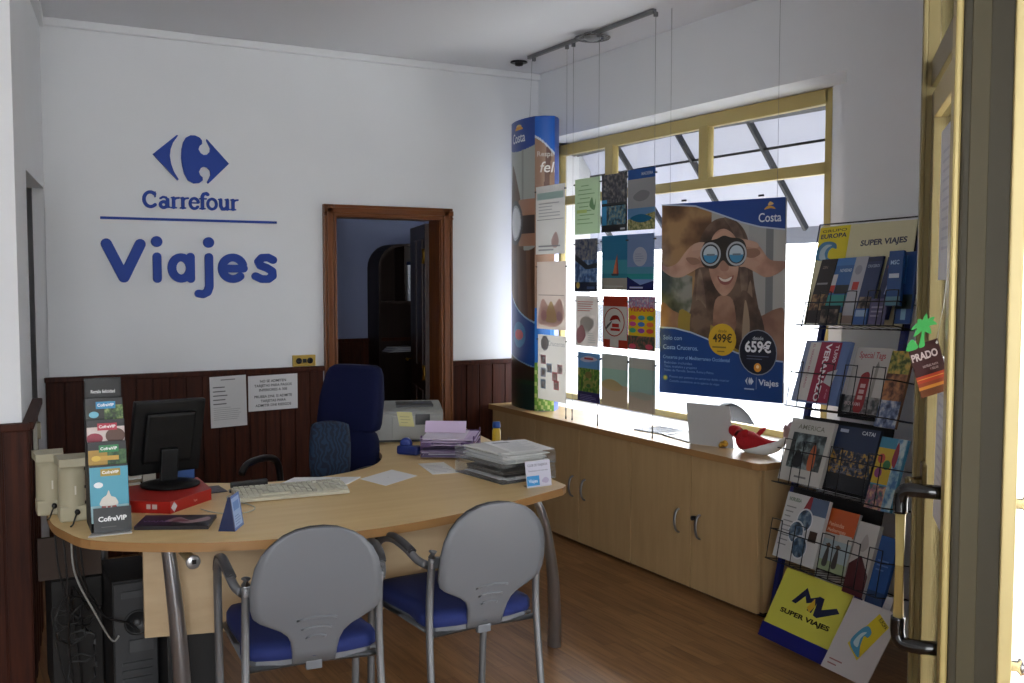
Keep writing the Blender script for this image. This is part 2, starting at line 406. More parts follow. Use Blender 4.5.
# shop window ---------------------------------------------------------------
WX0, WX1 = 3.92, 3.965
w1 = struct('window_1', MB().bx(WX0, WX1, 3.7, 6.262, 2.465, 2.541, GOLD, .004).bx(WX0, WX1, 3.665, 3.718, .74, 2.54, GOLD, .004)
            .bx(WX0, WX1, 6.205, 6.262, .74, 2.54, GOLD, .004).bx(WX0, WX1, 3.7, 6.22, 2.115, 2.175, GOLD, .004).bx(WX0, WX1, 3.7, 6.22, .725, .77, GOLD, .004))
MB().bx(WX0-.004, WX1, 4.61, 4.69, 2.16, 2.48, GOLD, .004).build('mullion', w1)
MB().bx(WX0-.004, WX1, 5.56, 5.65, 2.16, 2.48, GOLD, .004).build('mullion', w1)
for y0, y1 in ((3.71, 4.615), (4.685, 5.565), (5.645, 6.21)): MB().bx(3.94, 3.946, y0, y1, 2.17, 2.47, GLASS).build('glass_pane', w1)
MB().bx(3.94, 3.946, 3.71, 6.21, .765, 2.12, GLASS).build('glass_pane', w1)
struct('trim_9', MB().bx(3.62, 3.92, 3.35, 6.21, .70, .733, P('#e8e8e6', .4, name='glare_white_sill')))  # white colour stands in for sky glare on the back of the counter

# entrance: diagonal door with fixed light, glazed front --------------------------
A0 = Vector((2.45, 1.93, 0)); E1 = Vector((-.728, -.686, 0)).normalized(); EN = Vector((-.686, .728, 0)).normalized(); EZ = Vector((0, 0, 1))
RE = Matrix((E1, EN, EZ)).transposed()
def eb(mb, s0, s1, w0, w1_, z0, z1, m, bev=.003):
    return mb.box(A0+E1*((s0+s1)/2)+EN*((w0+w1_)/2)+EZ*((z0+z1)/2), (s1-s0, abs(w1_-w0), z1-z0), m, RE, bev)
mb = MB(); eb(mb, -.10, -.03, -.05, .012, 0, H, GOLDD); eb(mb, -.06, -.025, .012, .024, 0, H, GOLDD)
eb(mb, .665, .73, -.112, .004, 0, H, P('#37311e', .6, .1, 'shaded_bronze_profile'), .006); eb(mb, .665, .725, .004, .02, 0, H, GOLD, .005); eb(mb, .70, .745, -.122, -.094, 0, H, P('#d8c488', .4, .1), .004)  # olive jamb face darkened further in colour to stand in for shade
eb(mb, .728, .733, -.05, -.012, 0, H, P('#4a4229', .6, .1), .002)
eb(mb, -.03, .665, -.05, .0, 2.125, 2.20, GOLDD); eb(mb, -.03, .665, -.05, .0, 2.94, H, GOLDD)
d2 = struct('door_2', mb)
mb = MB(); eb(mb, -.022, .045, -.045, -.002, .01, 2.105, GOLDD); eb(mb, .60, .66, -.045, -.002, .01, 2.105, GOLDD)
eb(mb, .045, .60, -.045, -.002, 2.03, 2.105, GOLD); eb(mb, .045, .60, -.045, -.002, .01, .16, GOLD)
lf = mb.build('door_leaf', d2)
mb = MB(); eb(mb, .045, .60, -.027, -.021, .16, 2.03, GLASS, 0); mb.build('glass_pane', lf)
mb = MB(); eb(mb, -.03, .665, -.027, -.021, 2.20, 2.94, GLASS, 0); mb.build('transom_glass', d2)
def ep(s, w, z): return A0+E1*s+EN*w+EZ*z
hb = [ep(.63, -.002, 1.095), ep(.63, .05, 1.097), ep(.62, .09, 1.095), ep(.615, .100, 1.075), ep(.615, .100, 1.04)]
ht = [ep(.63, -.002, .735), ep(.63, .05, .732), ep(.62, .09, .735), ep(.615, .100, .755), ep(.615, .100, .795)]
pull = MB().tube([ep(.615, .100, .78), ep(.615, .100, 1.05)], .0125, GOLD, 16).build('pull_handle', lf)
MB().tube(smoothpts(hb, 5), .0165, BLACKG, 14).tube(smoothpts(ht, 5), .0165, BLACKG, 14).build('handle_elbow', pull)
mb = MB(); eb(mb, .05, .12, -.002, .012, .99, 1.07, P('#5a4c2c', .4, .7)); mb.tube([ep(.10, .01, 1.03), ep(.12, .05, 1.03), ep(.22, .055, 1.035)], .008, P('#5a4c2c', .4, .7)); mb.build('latch_lever', lf)
mb = MB()
for z in (1.095, .735): MB().lathe([(.006, -.16), (.018, -.155), (.02, -.145), (.012, -.14), (.012, -.05)], ep(.70, 0, z), P('#b8b8b8', .2, .9), 12, EN).build('bolt_head', d2)
# notices stuck on the door glass (white backs)
for (s0, s1, z0, z1, sk, lb) in ((.10, .50, 1.58, 1.98, 0, 'white paper notice taped high on the glass of the entrance door'), (.12, .42, .93, 1.38, .05, 'white paper sheet with one loose corner on the lower glass of the entrance door')):
    ar = Art(ep(s0, -.018, z0), E1*(s1-s0), EZ*(z1-z0)+E1*sk, P('#d8d8dc', .7), .0006)
    ar.lines(.15, .85, .2, .9, 11, '#b9b9c4', .3, 3); ar.build('paper_notice', label=lb, cat='notice')
w2 = struct('window_2', MB().bx(1.985, 2.015, 1.10, 1.40, 0, .08, GOLDD).bx(1.985, 2.015, 1.10, 1.40, 2.92, 3.0, GOLDD).bx(1.985, 2.015, 1.08, 1.11, 0, 3, GOLDD))
MB().bx(1.997, 2.003, 1.11, 1.38, .08, 2.92, GLASS).build('glass_pane', w2)
portal((2.05, 1.25, 1.5), (0, PI/2, 0), 2.8, .3)
slab('wall_entrance_blocker', (1.95, 2.07, -1.62, 1.08, 0, H))  # unseen solid wall put in place of glazing to reduce entrance light

# ================================================================== OUTSIDE
struct('street', MB().bx(-3, 30, -14, 30, -.22, -.14, P('#cfcfcb', .9, name='paving', noise=.08, scale=6)))
aw = thing('awning', (4.0, 5, 2.62), 'white fabric awning on dark folding ribs outside above the shop window', 'awning')
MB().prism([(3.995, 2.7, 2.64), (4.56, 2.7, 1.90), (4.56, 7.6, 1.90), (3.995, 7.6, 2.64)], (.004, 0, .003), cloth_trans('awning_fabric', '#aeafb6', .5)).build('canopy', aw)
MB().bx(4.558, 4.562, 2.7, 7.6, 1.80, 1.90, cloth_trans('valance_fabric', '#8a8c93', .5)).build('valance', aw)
RIB = P('#2c2d30', .5, .3, 'dark_rib')
for y in (3.80, 4.45, 5.09, 5.75, 6.45, 7.1): MB().bar((4.0, y, 2.60), (4.55, y, 1.885), .034, .022, RIB, (0, 1, 0)).build('rib', aw)
MB().bar((4.2, 2.7, 2.335), (4.2, 7.6, 2.335), .014, .014, RIB).build('crossbar', aw)
MB().tube([(4.05, 2.7, 2.50), (4.05, 7.6, 2.50)], .058, P('#3a3b3e', .5), 12).build('roller', aw)

car = thing('car', (6.7, 7.8, -.14), 'silver grey car parked in the street beyond the shop window', 'car')
PAINT = P('#c2c6ca', .3, .0, 'car_paint'); CGL = P('#1c2730', .08, name='car_glass')
def wheelarch(y): return arc(y, .18, .385, 180, 0, 12)
prof = [(5.72, .12), (5.70, .45), (5.78, .72), (6.3, .86), (6.75, .93)]
prof += [(7.35, 1.33), (8.0, 1.42), (9.0, 1.40), (9.6, 1.05), (9.95, .95), (10.0, .5), (9.95, .12)]
prof += [(y, z) for y, z in reversed(wheelarch(9.25))] + [(y, z) for y, z in reversed(wheelarch(6.60))]
cb = MB().prism([(5.9, y, z-.02) for y, z in prof], (1.65, 0, 0), PAINT).build('body', car)
MB().prism([(5.89, y, z) for y, z in ((6.95, .95), (7.42, 1.27), (8.0, 1.34), (8.0, .93))], (.02, 0, 0), CGL).build('side_window', car)
MB().prism([(5.89, y, z) for y, z in ((8.06, .93), (8.06, 1.34), (8.9, 1.32), (9.35, .98))], (.02, 0, 0), CGL).build('side_window', car)
MB().box((5.84, 6.98, .98), (.12, .1, .1), PAINT, None, .02).build('wing_mirror', car)
for y in (6.6, 9.25):
    wh = MB().lathe([(.20, 0), (.31, 0), (.33, .03), (.33, .18), (.31, .2), (.1, .2)], (5.93, y, .19), P('#1a1a1c', .7), 28, (1, 0, 0)).build('wheel', car)
    mb = MB().lathe([(.03, -.02), (.05, 0), (.2, .01), (.2, .03)], (5.925, y, .19), P('#8a8d92', .3, .7), 24, (1, 0, 0))
    mb.build('wheel_rim', wh)
    for x in (0,): MB().tube([(5.905, y+.385*math.cos(t*PI/14), .16+.385*math.sin(t*PI/14)) for t in range(15)], .02, PAINT, 8).build('arch_lip', cb)

# ================================================================== WALL SIGN
SY = 6.12; SN = (0, -1, 0); SX = (1, 0, 0); SZ = (0, 0, 1)
em = thing('logo_emblem', (1.31, SY, 2.15), 'blue two-part arrow emblem mounted on the white wall above the lettering', 'sign')
def outline(pts, name, parent, depth=.018, n=5):
    p = [Vector((a, b, 0)) for a, b in pts]
    return MB().prism([(q.x, SY, q.y) for q in p], (0, -depth, 0), BLUESIGN).build(name, parent)
def q2(px, py):   # zoom-crop units to metres on the wall
    return (1.102+(px-264)*.431/268, 2.426-(py-52)*.0016263-(px-264)*0.00004)
la = [(264, 130), (348, 56), (352, 58), (334, 84), (325, 108), (322, 132), (326, 160), (335, 186), (351, 212), (348, 216)]
outline([q2(*p) for p in la], 'left_arrow', em)
ra = [(362, 135), (364, 105), (370, 80), (380, 62), (395, 53), (412, 52), (428, 58), (436, 68), (436, 80), (427, 88), (423, 100), (430, 113), (441, 119), (453, 117), (464, 105), (465, 92), (459, 80), (452, 66), (453, 61),
      (532, 143), (456, 220), (452, 215), (460, 200), (465, 188), (463, 172), (453, 162), (441, 160), (430, 166), (423, 180), (427, 192), (436, 199), (436, 210), (424, 220), (405, 223), (385, 214), (372, 190), (365, 162)]
outline([q2(*p) for p in ra], 'right_arrow', em)
bar_ = MB().bx(.813, 1.818, SY-.014, SY, 1.922, 1.936, BLUESIGN, .002).build('sign_bar', label='thin blue horizontal bar on the wall between the two rows of blue lettering', cat='sign')
def word(name, label, origin, letters, width, scale, depth, m):
    r = thing(name, origin, label, 'lettering')
    for L in letters:
        mb = MB(); strokes(mb, L, width, origin, SX, SZ, SN, depth, m, scale); mb.build('letter', r)
    return r
# large word; units metres*1000 from x .813, baseline z 1.64
KY = 1.07
def sh(paths, dx):
    out = []
    for p in paths:
        if isinstance(p, tuple) and p[0] == 'dot': out.append(('dot', p[1]+dx, p[2]*KY, p[3]))
        elif isinstance(p, tuple): out.append((p[0], [(x+dx, y*KY) for x, y in p[1]]))
        else: out.append([(x+dx, y*KY) for x, y in p])
    return out
vj = [sh([(58, [(28, 210), (118, 32)]), (58, [(118, 32), (210, 210)])], 0),
      sh([[(0, 145), (0, 25)], ('dot', 0, 225, 31)], 300),
      sh([arc(72, 84, 52, 0, 360, 20, 58), [(126, 145), (126, 25)]], 362),
      sh([[(0, 145), (0, -18), (-12, -48), (-38, -60), (-62, -56)], ('dot', 0, 225, 31)], 594),
      sh([arc(76, 84, 64, -48, -340, 22, 60), [(14, 82), (138, 82)], [(138, 82), (140, 84)]], 658),
      sh([[(130, 132), (100, 146), (62, 144), (40, 122), (52, 100), (94, 86), (124, 68), (126, 42), (100, 24), (58, 24), (22, 40)]], 848)]
word('sign_lettering', 'large rounded blue word mounted on the wall under the thin blue bar', (.813, SY, 1.560), vj, 47, .001, .02, BLUESIGN)
cw = 20
def srf(x, y, w=14): return [(x-w, y), (x+w, y)]
cf = [sh([(cw, arc(48, 50, 38, 48, 315, 16, 42)), (9, [(76, 92), (76, 66)])], 0),
      sh([(cw-1, arc(30, 22, 20, 0, 360, 14, 17)), (cw, [(54, 52), (54, 12)]), (13, [(54, 50), (44, 64), (26, 66), (12, 58)]), (9, [(54, 8), (66, 8)])], 96),
      sh([(cw, [(16, 62), (16, 8)]), (9, srf(16, 6, 15)), (9, [(4, 64), (16, 64)]), (12, [(18, 48), (30, 62), (48, 64)])], 170),
      sh([(cw, [(16, 62), (16, 8)]), (9, srf(16, 6, 15)), (9, [(4, 64), (16, 64)]), (12, [(18, 48), (30, 62), (48, 64)])], 226),
      sh([(cw-3, arc(34, 35, 26, -40, -345, 16, 30)), (9, [(10, 38), (58, 38)])], 278),
      sh([(cw, [(20, 8), (20, 78), (28, 92), (46, 96), (54, 90)]), (9, srf(20, 6, 15)), (9, [(4, 64), (44, 64)])], 342),
      sh([(cw-3, arc(34, 35, 27, 0, 360, 18, 30))], 388),
      sh([(cw, [(14, 62), (14, 26), (24, 8), (40, 8), (54, 20)]), (cw, [(56, 62), (56, 8)]), (9, [(2, 64), (14, 64)]), (9, [(44, 64), (56, 64)]), (9, [(56, 6), (68, 6)])], 462),
      sh([(cw, [(16, 62), (16, 8)]), (9, srf(16, 6, 15)), (9, [(4, 64), (16, 64)]), (12, [(18, 48), (30, 62), (46, 64)])], 538)]
word('sign_lettering', 'small blue serif word mounted on the wall between the arrow emblem and the bar', (1.040, SY, 1.992), cf, 12, .00093, .012, BLUESIGN)
# socket plate and notices on the rear wall
ou = thing('wall_socket', (1.98, 6.12, 1.043), 'yellowed brass double socket plate on the wall beside the rear doorway', 'socket')
MB().bx(1.905, 2.05, 6.100, 6.12, 1.045, 1.115, P('#b79a45', .4, .2), .004).build('plate', ou)
for x in (1.942, 2.013): MB().lathe([(.019, 0), (.019, .004), (.012, .005), (.012, .001)], (x, 6.100, 1.08), BLACK, 16, (0, -1, 0)).build('socket', ou)
MB().bx(1.966, 1.989, 6.094, 6.1, 1.068, 1.092, BLACK).build('switch', ou)
a1 = Art((1.398, 6.088, .70), (.215, 0, .006), (-.005, 0, .305), '#c9c9ca'); a1.rect(.3, .92, .7, .94, '#77777a'); a1.lines(.08, .6, .45, .86, 5, '#58585c', .25, 4); a1.lines(.08, .85, .15, .42, 7, '#8d8d92', .2, 5)
a1.build('wall_notice', label='narrow white typed sheet taped to the dark panelling, left of two', cat='notice')
a2 = Art((1.622, 6.088, .785), (.305, 0, .005), (0, 0, .215), '#d0d0d2')
for i, t in enumerate(('NO SE ADMITEN', 'TARJETAS PARA PAGOS', 'INFERIORES A 30E', 'PRUEBA DNI. SI ADMITE', 'TARJETAS PARA', 'ADMITIR DNI RIESGOS')):
    a2.text(t, .5, .80-i*.125-(.06 if i > 2 else 0), .022, '#2a2a2e', .02, 'c')
a2.build('wall_notice', label='wide white sheet with bold printed capitals on the dark panelling, right of two', cat='notice')

# ================================================================== REAR ROOM
bk = thing('bookcase', (3.5, 7.9, 0), 'dark wooden bookcase with a rounded top corner in the rear room', 'bookcase')
DK = wood('#1d120e', '#2c1b14', 'Z', 3, .5, 'dark_bookcase_wood')
side = [(3.18, 0), (3.18, 1.68)]+[(3.18+.2*(1-math.cos(t*PI/16)), 1.68+.2*math.sin(t*PI/16)) for t in range(1, 9)]+[(3.9, 1.9), (3.9, 0)]
MB().prism([(x, 8.09, z) for x, z in side], (0, -.02, 0), DK).build('back_panel', bk)
rim = side[:]
mb = MB()
for a, b in zip(side[:-1], side[1:]): mb.bar((a[0], 7.96, a[1]), (b[0], 7.96, b[1]), .24, .03, DK, (1, 0, 0) if abs(a[0]-b[0]) < .01 else (0, 1, 0)) if False else mb.prism([(a[0], 7.84, a[1]), (b[0], 7.84, b[1]), (b[0], 8.08, b[1]), (a[0], 8.08, a[1])], (.02, 0, -.02), DK)
mb.build('frame', bk)
for z in (.45, .95, 1.38): MB().bx(3.2, 3.88, 7.86, 8.07, z, z+.025, DK).build('shelf', bk)
MB().bx(3.42, 3.44, 7.86, 8.07, 1.40, 1.88, DK).build('divider', bk)
for i, (x, c, h) in enumerate(((3.455, '#c6c8d2', .30), (3.50, '#2a3f7a', .33), (3.56, '#7a86a8', .32), (3.62, '#28407c', .31))):
    t = MB().bx(x, x+.04, 7.87, 8.05, 1.405, 1.405+h, P(c, .5), .003)
    t.build('binder', label='%s ring binder on the upper shelf of the rear room bookcase' % ('slim off-white', 'dark blue leftmost', 'grey blue', 'dark blue rightmost')[i], cat='binder', group='binders in the rear room')
pp = MB()
for i in range(5): pp.box((3.4+.01*i, 7.96, .978+.008*i), (.22, .16, .007), P(('#b9b9bf', '#8a8d98')[i % 2], .7), Matrix.Rotation(.06*i, 3, 'Z'))
pp.build('paper_stack', label='low pile of papers on the middle shelf of the rear room bookcase', cat='papers')
bi = MB().lathe([(.11, 0), (.13, .32), (.135, .33), (.12, .325)], (2.80, 7.85, 0), P('#6d7178', .6), 20).build('waste_bin', label='grey waste bin on the rear room floor below the bookcase', cat='bin')
bx_ = MB().bx(3.0, 3.35, 7.5, 7.8, 0, .55, P('#131315', .6), .02).bx(3.03, 3.32, 7.47, 7.51, .08, .45, P('#1c1c20', .5), .01).build('storage_box', label='black box standing in front of the bookcase in the rear room', cat='box')

# ================================================================== CEILING FITTINGS
def spot(x, y, r, label):
    t = thing('ceiling_spotlight', (x, y, H-.03), label, 'ceiling light')
    MB().lathe([(r*.62, 0), (r, -.004), (r*1.02, -.012), (r*.8, -.016), (r*.62, -.012)], (x, y, H), CHROME if r > .06 else P('#2c2c2e', .3, .6), 28).build('ring', t)
    MB().lathe([(.001, 0), (r*.6, -.004), (r*.45, -.03), (.001, -.035)], (x, y, H), P('#77787a', .15, .4) if r > .06 else P('#1a1a1a', .3), 24).build('lamp', t)
spot(3.34, 5.80, .055, 'small dark recessed spotlight in the ceiling near the corner')
t = thing('ceiling_spotlight', (3.33, 4.95, H-.05), 'larger round glass-rimmed spotlight in the ceiling beside the metal rail', 'ceiling light')
MB().lathe([(.05, 0), (.052, -.02), (.10, -.03), (.105, -.024), (.06, -.012)], (3.34, 4.95, H), glass_mat('frosted_glass', (.8, .82, .84), .35, .2), 32).build('glass_disc', t)
MB().lathe([(.001, -.0), (.048, 0), (.05, -.03), (.03, -.04), (.001, -.04)], (3.34, 4.95, H), CHROME, 24).build('lamp', t)

# ================================================================== HANGING DISPLAY
WX = 3.32
def sc(y, z): return y*1.0404, 1.58+(z-1.58)*1.0404
rail = thing('ceiling_rail', (WX, 5.0, H-.02), 'long grey metal rail on the ceiling holding the hanging display wires', 'rail')
MB().bx(WX-.012, WX+.012, 4.34, 5.64, H-.022, H, GREYM, .003).build('track', rail)
for y in (5.575, 5.19, 5.12, 4.85, 4.33): MB().bx(WX-.01, WX+.01, y-.008, y+.008, H-.045, H-.02, GREYM, .002).build('clip', rail)
WIRE = P('#6a6c70', .4, .6, 'steel_wire')
for y, z0 in ((5.19, .735), (5.12, .735), (4.85, .735), (4.33, .735)):
    nm = {5.19: 'first', 5.12: 'second', 4.85: 'third', 4.33: 'fourth'}[y]
    wt = thing('display_wire', (WX, y, .735), 'thin steel display wire from ceiling to counter, %s from the blue totem' % nm, 'wire', 'display wires')
    MB().tube([(WX, y, z0+.01), (WX, y, H-.04)], .0012, WIRE, 5).build('cable', wt)
    MB().tube([(WX, y, .735), (WX, y, .80)], .005, P('#3a3b3e', .4, .5), 8).build('tensioner', wt)
def T(c, t=.3): 
    k = ('T', c, t)
    if k not in CACHE: CACHE[k] = cloth_trans('backlit_paper', c, t)
    return CACHE[k]
CLIP = P('#2a2b2e', .5)
def sheet(Y0, Y1, z0, z1, base, label, draw, tr=.12, grp='leaflets in the hanging window display', name='hanging_leaflet'):
    (a, b), (c, d) = sc(Y0, z0), sc(Y1, z1)
    r = thing(name, (WX, (a+c)/2, b), label, 'leaflet', grp)
    ar = Art((WX, a, b), (0, c-a, 0), (0, 0, d-b), T(base, tr), .0008)
    draw(ar); ar.build('sheet', r)
    for y in (a+.004, c-.004): MB().bx(WX-.004, WX+.004, y-.007, y+.007, d-.035, d-.027, CLIP).build('clip', r)
    return r
def d_faded1(a):
    f = lambda c: T(c, .42)
    a.rect(.05, .80, .95, .90, f('#b9d0cc')); a.lines(.1, .85, .55, .78, 5, f('#b5b5ba'), .3, 2); a.rect(.04, .50, .96, .51, f('#9b9b9e')); a.curve([(.55, .2), (.7, .32), (.8, .2), (.75, .1), (.6, .1)], f('#d0b8b4')); a.lines(.1, .9, .05, .16, 2, f('#a9a9ad'), .4)
def d_faded2(a):
    f = lambda c: T(c, .42)
    a.rect(.06, .5, .94, .51, f('#a39f9c')); a.curve([(.05, .12), (.2, .45), (.5, .3), (.8, .46), (.95, .2), (.7, .05), (.3, .05)], f('#d8bdb6')); a.curve([(.3, .15), (.5, .42), (.7, .15), (.5, .1)], f('#d8c39a')); a.ell(.25, .2, .1, f('#d4aeae')); a.ell(.78, .2, .09, f('#ccb0b8'))
def d_faded3(a):
    f = lambda c: T(c, .42)
    a.ell(.25, .87, .14, f('#b0b0b6')); a.ell(.25, .87, .11, f('#c9c6c4')); a.text('Cruceros', .95, .84, .045, f('#acacb2'), .0, 'r', .6)
    for (x, y, c) in ((.2, .62, '#bf9aa0'), (.2, .42, '#aab0c4'), (.2, .24, '#9fb0c4'), (.42, .5, '#a8b4c8'), (.62, .38, '#cf9a9c'), (.8, .5, '#c9a9ac'), (.68, .25, '#cf8f92')):
        a.rect(x-.09, y-.07, x+.09, y+.07, f(c)); a.rect(x-.06, y-.05, x+.06, y+.04, f('#d2cdca'))
sheet(5.333, 5.006, 1.735, 2.142, '#e2e1df', 'large faded sheet seen from behind, topmost of the left window column', d_faded1, .42)
sheet(5.32, 4.992, 1.285, 1.690, '#e0d8d2', 'large faded sheet with pink figures, middle of the left window column', d_faded2, .42)
sheet(5.307, 4.987, .857, 1.250, '#e2e0dc', 'large faded sheet with small boxes, lowest of the left window column', d_faded3, .42)
def d_green(a):
    f = lambda c: T(c, .4)
    for i, u in enumerate((.25, .15, .12, .2, .1, .18, .12, .2, .12, .1)):
        a.rect(u, .86-i*.075, .55+.3*((i*7 % 5)/5), .875-i*.075, f('#8aa884'))
    a.curve([(.6, .5), (.7, .65), (.78, .5), (.85, .62), (.8, .42)], f('#7a9a78')); a.rect(.1, .38, .5, .44, f('#c0cc88'))
def d_dark(a):
    a.rect(0, .5, 1, 1, photo('#14141a', '#3a3c48', '#77706a', 40)); a.rect(.04, .46, 1, .5, '#0c0d12'); a.rect(.05, .1, .95, .45, photo('#14242e', '#2f6d86', '#8a8d7a', 40)); a.rect(.02, .12, .2, .45, '#2b8fc4'); a.rect(.02, .5, .22, .56, '#2b8fc4'); a.rect(0, 0, 1, .12, '#101116'); a.rect(.75, .03, .93, .06, '#c9c9c9')
def d_bay(a):
    f = lambda c: T(c, .3)
    a.rect(0, .84, 1, 1, f('#3f63a5')); a.text('MADEIRA', .92, .89, .024, f('#c9d0e4'), .02, 'r'); a.rect(0, .36, 1, .84, f('#a9aaac')); a.curve([(.2, .55), (.5, .65), (.8, .6), (.7, .5), (.4, .47)], f('#8e9092')); a.rect(0, 0, 1, .36, f('#6a94c0')); a.poly([(0, .18), (1, .28), (1, 0), (0, 0)], photo('#4a5a2a', '#8a8a50', '#a8a070', 60)); a.curve([(.1, .2), (.5, .26), (.9, .18), (.5, .12)], f('#2f6d94'))
def d_city(a):
    a.rect(0, .6, 1, 1, photo('#26375a', '#6a6f7c', '#8f8a80', 30)); a.rect(0, .18, 1, .6, photo('#1f3f6e', '#4a6fa0', '#8aa0bc', 30)); a.poly([(0, .72), (.6, .5), (1, .55), (1, .45), (.5, .42), (0, .6)], '#20242c'); a.rect(0, 0, 1, .18, '#17223c'); a.ell(.15, .12, .08, '#b8a04a'); a.rect(.55, .05, .9, .10, '#4a6088')
def d_sail(a):
    f = lambda c: T(c, .3)
    a.rect(0, .35, 1, 1, f('#3d7ea0')); a.rect(0, .30, 1, .55, f('#4f9aa8')); a.rect(0, .22, 1, .30, f('#3f8a9a')); a.rect(0, 0, 1, .22, f('#a8a294')); a.poly([(.5, .3), (.62, .66), (.68, .3)], '#8c2f2a'); a.poly([(.45, .3), (.60, .62), (.6, .3)], '#c46a3a'); a.poly([(.38, .3), (.7, .3), (.66, .26), (.42, .26)], '#1c2a34'); a.lines(.1, .9, .03, .1, 2, f('#d4d0c6'), .3)
def d_oval(a):
    f = lambda c: T(c, .3)
    a.rect(0, .25, 1, 1, f('#7d93b8')); a.ell(.48, .6, .26, f('#b5b9c6'), .17); a.lines(.3, .64, .52, .68, 4, f('#98a0b6'), .3); a.rect(0, .3, 1, .42, f('#5f9ab0')); a.rect(0, .2, 1, .3, f('#3f9a98')); a.poly([(0, .25), (.5, .1), (1, .18), (1, 0), (0, 0)], f('#2c2f5e')); a.rect(.1, .04, .6, .07, f('#b9bfe0'))
def d_pale(a):
    f = lambda c: T(c, .42)
    a.lines(.08, .9, .7, .92, 5, f('#b06a68'), .35, 3); a.curve([(.2, .5), (.5, .62), (.8, .48), (.6, .3), (.3, .34)], f('#b8b4ae')); a.curve([(.05, .3), (.3, .42), (.45, .2), (.2, .05), (.05, .1)], f('#b88a90')); a.lines(.55, .92, .08, .3, 5, f('#9aa6a4'), .3, 6)
def d_redfish(a):
    f = lambda c: T(c, .1)
    a.rect(.03, .16, .97, .80, f('#bfb9b0')); a.ell(.46, .5, .42, f('#9b3a30'), .28); a.ell(.46, .5, .385, f('#c4beb5'), .258); a.rect(.3, .02, .64, .17, f('#c4beb5'))
    a.curve([(.28, .52), (.4, .62), (.62, .62), (.72, .5), (.6, .55), (.44, .54)], f('#8c2a24')); a.curve([(.12, .34), (.3, .44), (.38, .52), (.28, .48), (.16, .42)], f('#5c5550')); a.rect(.38, .40, .66, .47, f('#a8342c')); a.rect(.32, .33, .7, .38, f('#a8342c'))
def d_yellow(a):
    a.rect(0, .78, 1, 1, photo('#b8b4b8', '#a05a80', '#7f8ca8', 50)); a.text('VERANO', .05, .72, .035, '#b02a24', .04, 'l', .9)
    cols = ['#c43a3a', '#2f8a9a', '#3a8a4a', '#b83a7a', '#2f6ab0', '#d0602a', '#3a9a6a', '#8a3a9a', '#c4402a']
    for i in range(9): a.ell(.18+.32*(i % 3), .60-.12*(i//3), .13, cols[i], .045, 16)
    a.rect(0, 0, 1, .26, photo('#2a3a22', '#4a4a3a', '#8a4a3a', 50)); a.ell(.18, .06, .14, '#c4405a', .05, 14); a.ell(.8, .07, .14, '#c4405a', .05, 14)
def d_park(a):
    a.rect(0, .68, 1, 1, '#5f93c8'); a.curve([(.1, .86), (.5, .94), (.9, .88), (.6, .82), (.3, .81)], '#b8b8c8'); a.rect(.3, .86, .7, .9, '#a8342c'); a.rect(0, .2, 1, .68, photo('#2f5a24', '#5a8a2f', '#a89a5a', 35)); a.ell(.5, .55, .16, '#7a6a3a', .07); a.ell(.5, .36, .22, '#8a8a4a', .08); a.ell(.5, .33, .1, '#3a6a3a', .04); a.rect(0, 0, 1, .2, '#2a2560'); a.lines(.1, .9, .03, .16, 4, '#8a86b8', .3)
def d_beach(a):
    f = lambda c: T(c, .42)
    a.rect(0, .72, 1, 1, f('#b4b8b6')); a.rect(0, .42, 1, .72, f('#9cbcb4')); a.rect(0, .0, 1, .42, f('#c2b19c')); a.curve([(0, .44), (.4, .52), (.8, .4), (.6, .3), (.1, .34)], f('#c9b48a'))
def d_beach2(a):
    f = lambda c: T(c, .42)
    a.rect(0, .8, 1, 1, f('#b6b7b4')); a.rect(0, .3, 1, .8, f('#9bbab6')); a.rect(0, .0, 1, .34, f('#bdb0a4')); a.curve([(0, .3), (.5, .36), (1, .3), (.6, .22)], f('#b2b4a8'))
G = [(4.90, 4.646, 1.838, 2.15, '#c8d8c0', 'pale green handwritten-style leaflet at the upper left of the hanging grid', d_green, .4),
     (4.63, 4.395, 1.84, 2.15, '#15161c', 'black leaflet with two city photographs in the top row of the hanging grid', d_dark, .05),
     (4.389, 4.154, 1.84, 2.155, '#a9aaac', 'blue-headed coastal photo leaflet at the top right of the hanging grid', d_bay, .3),
     (4.897, 4.67, 1.514, 1.812, '#20304c', 'dark blue leaflet with city photographs in the second row of the hanging grid', d_city, .06),
     (4.627, 4.391, 1.526, 1.82, '#3d7ea0', 'teal leaflet with a red sailboat on the water in the hanging grid', d_sail, .3),
     (4.390, 4.158, 1.524, 1.82, '#7d93b8', 'blue-grey leaflet with a pale oval in the hanging grid', d_oval, .3),
     (4.885, 4.66, 1.206, 1.49, '#bdb8b4', 'faded pinkish leaflet at the left of the third row of the hanging grid', d_pale, .5),
     (4.612, 4.382, 1.212, 1.494, '#a03c2c', 'red leaflet with a circled red leaping fish in the hanging grid', d_redfish, .1),
     (4.378, 4.145, 1.215, 1.495, '#d0b02c', 'yellow leaflet with coloured ovals in the hanging grid', d_yellow, .08),
     (4.862, 4.64, .892, 1.17, '#4a7ac0', 'blue and green leaflet of a park at the lower left of the hanging grid', d_park, .06),
     (4.622, 4.378, .893, 1.177, '#b8b4a8', 'faded sandy beach leaflet in the middle of the bottom row of the hanging grid', d_beach, .5),
     (4.371, 4.141, .893, 1.172, '#b8b4a8', 'faded beach leaflet with more sea at the bottom right of the hanging grid', d_beach2, .5)]
for y0, y1, z0, z1, c, lb, fn, tr in G: sheet(y0, y1, z0, z1, c, lb, fn, tr)

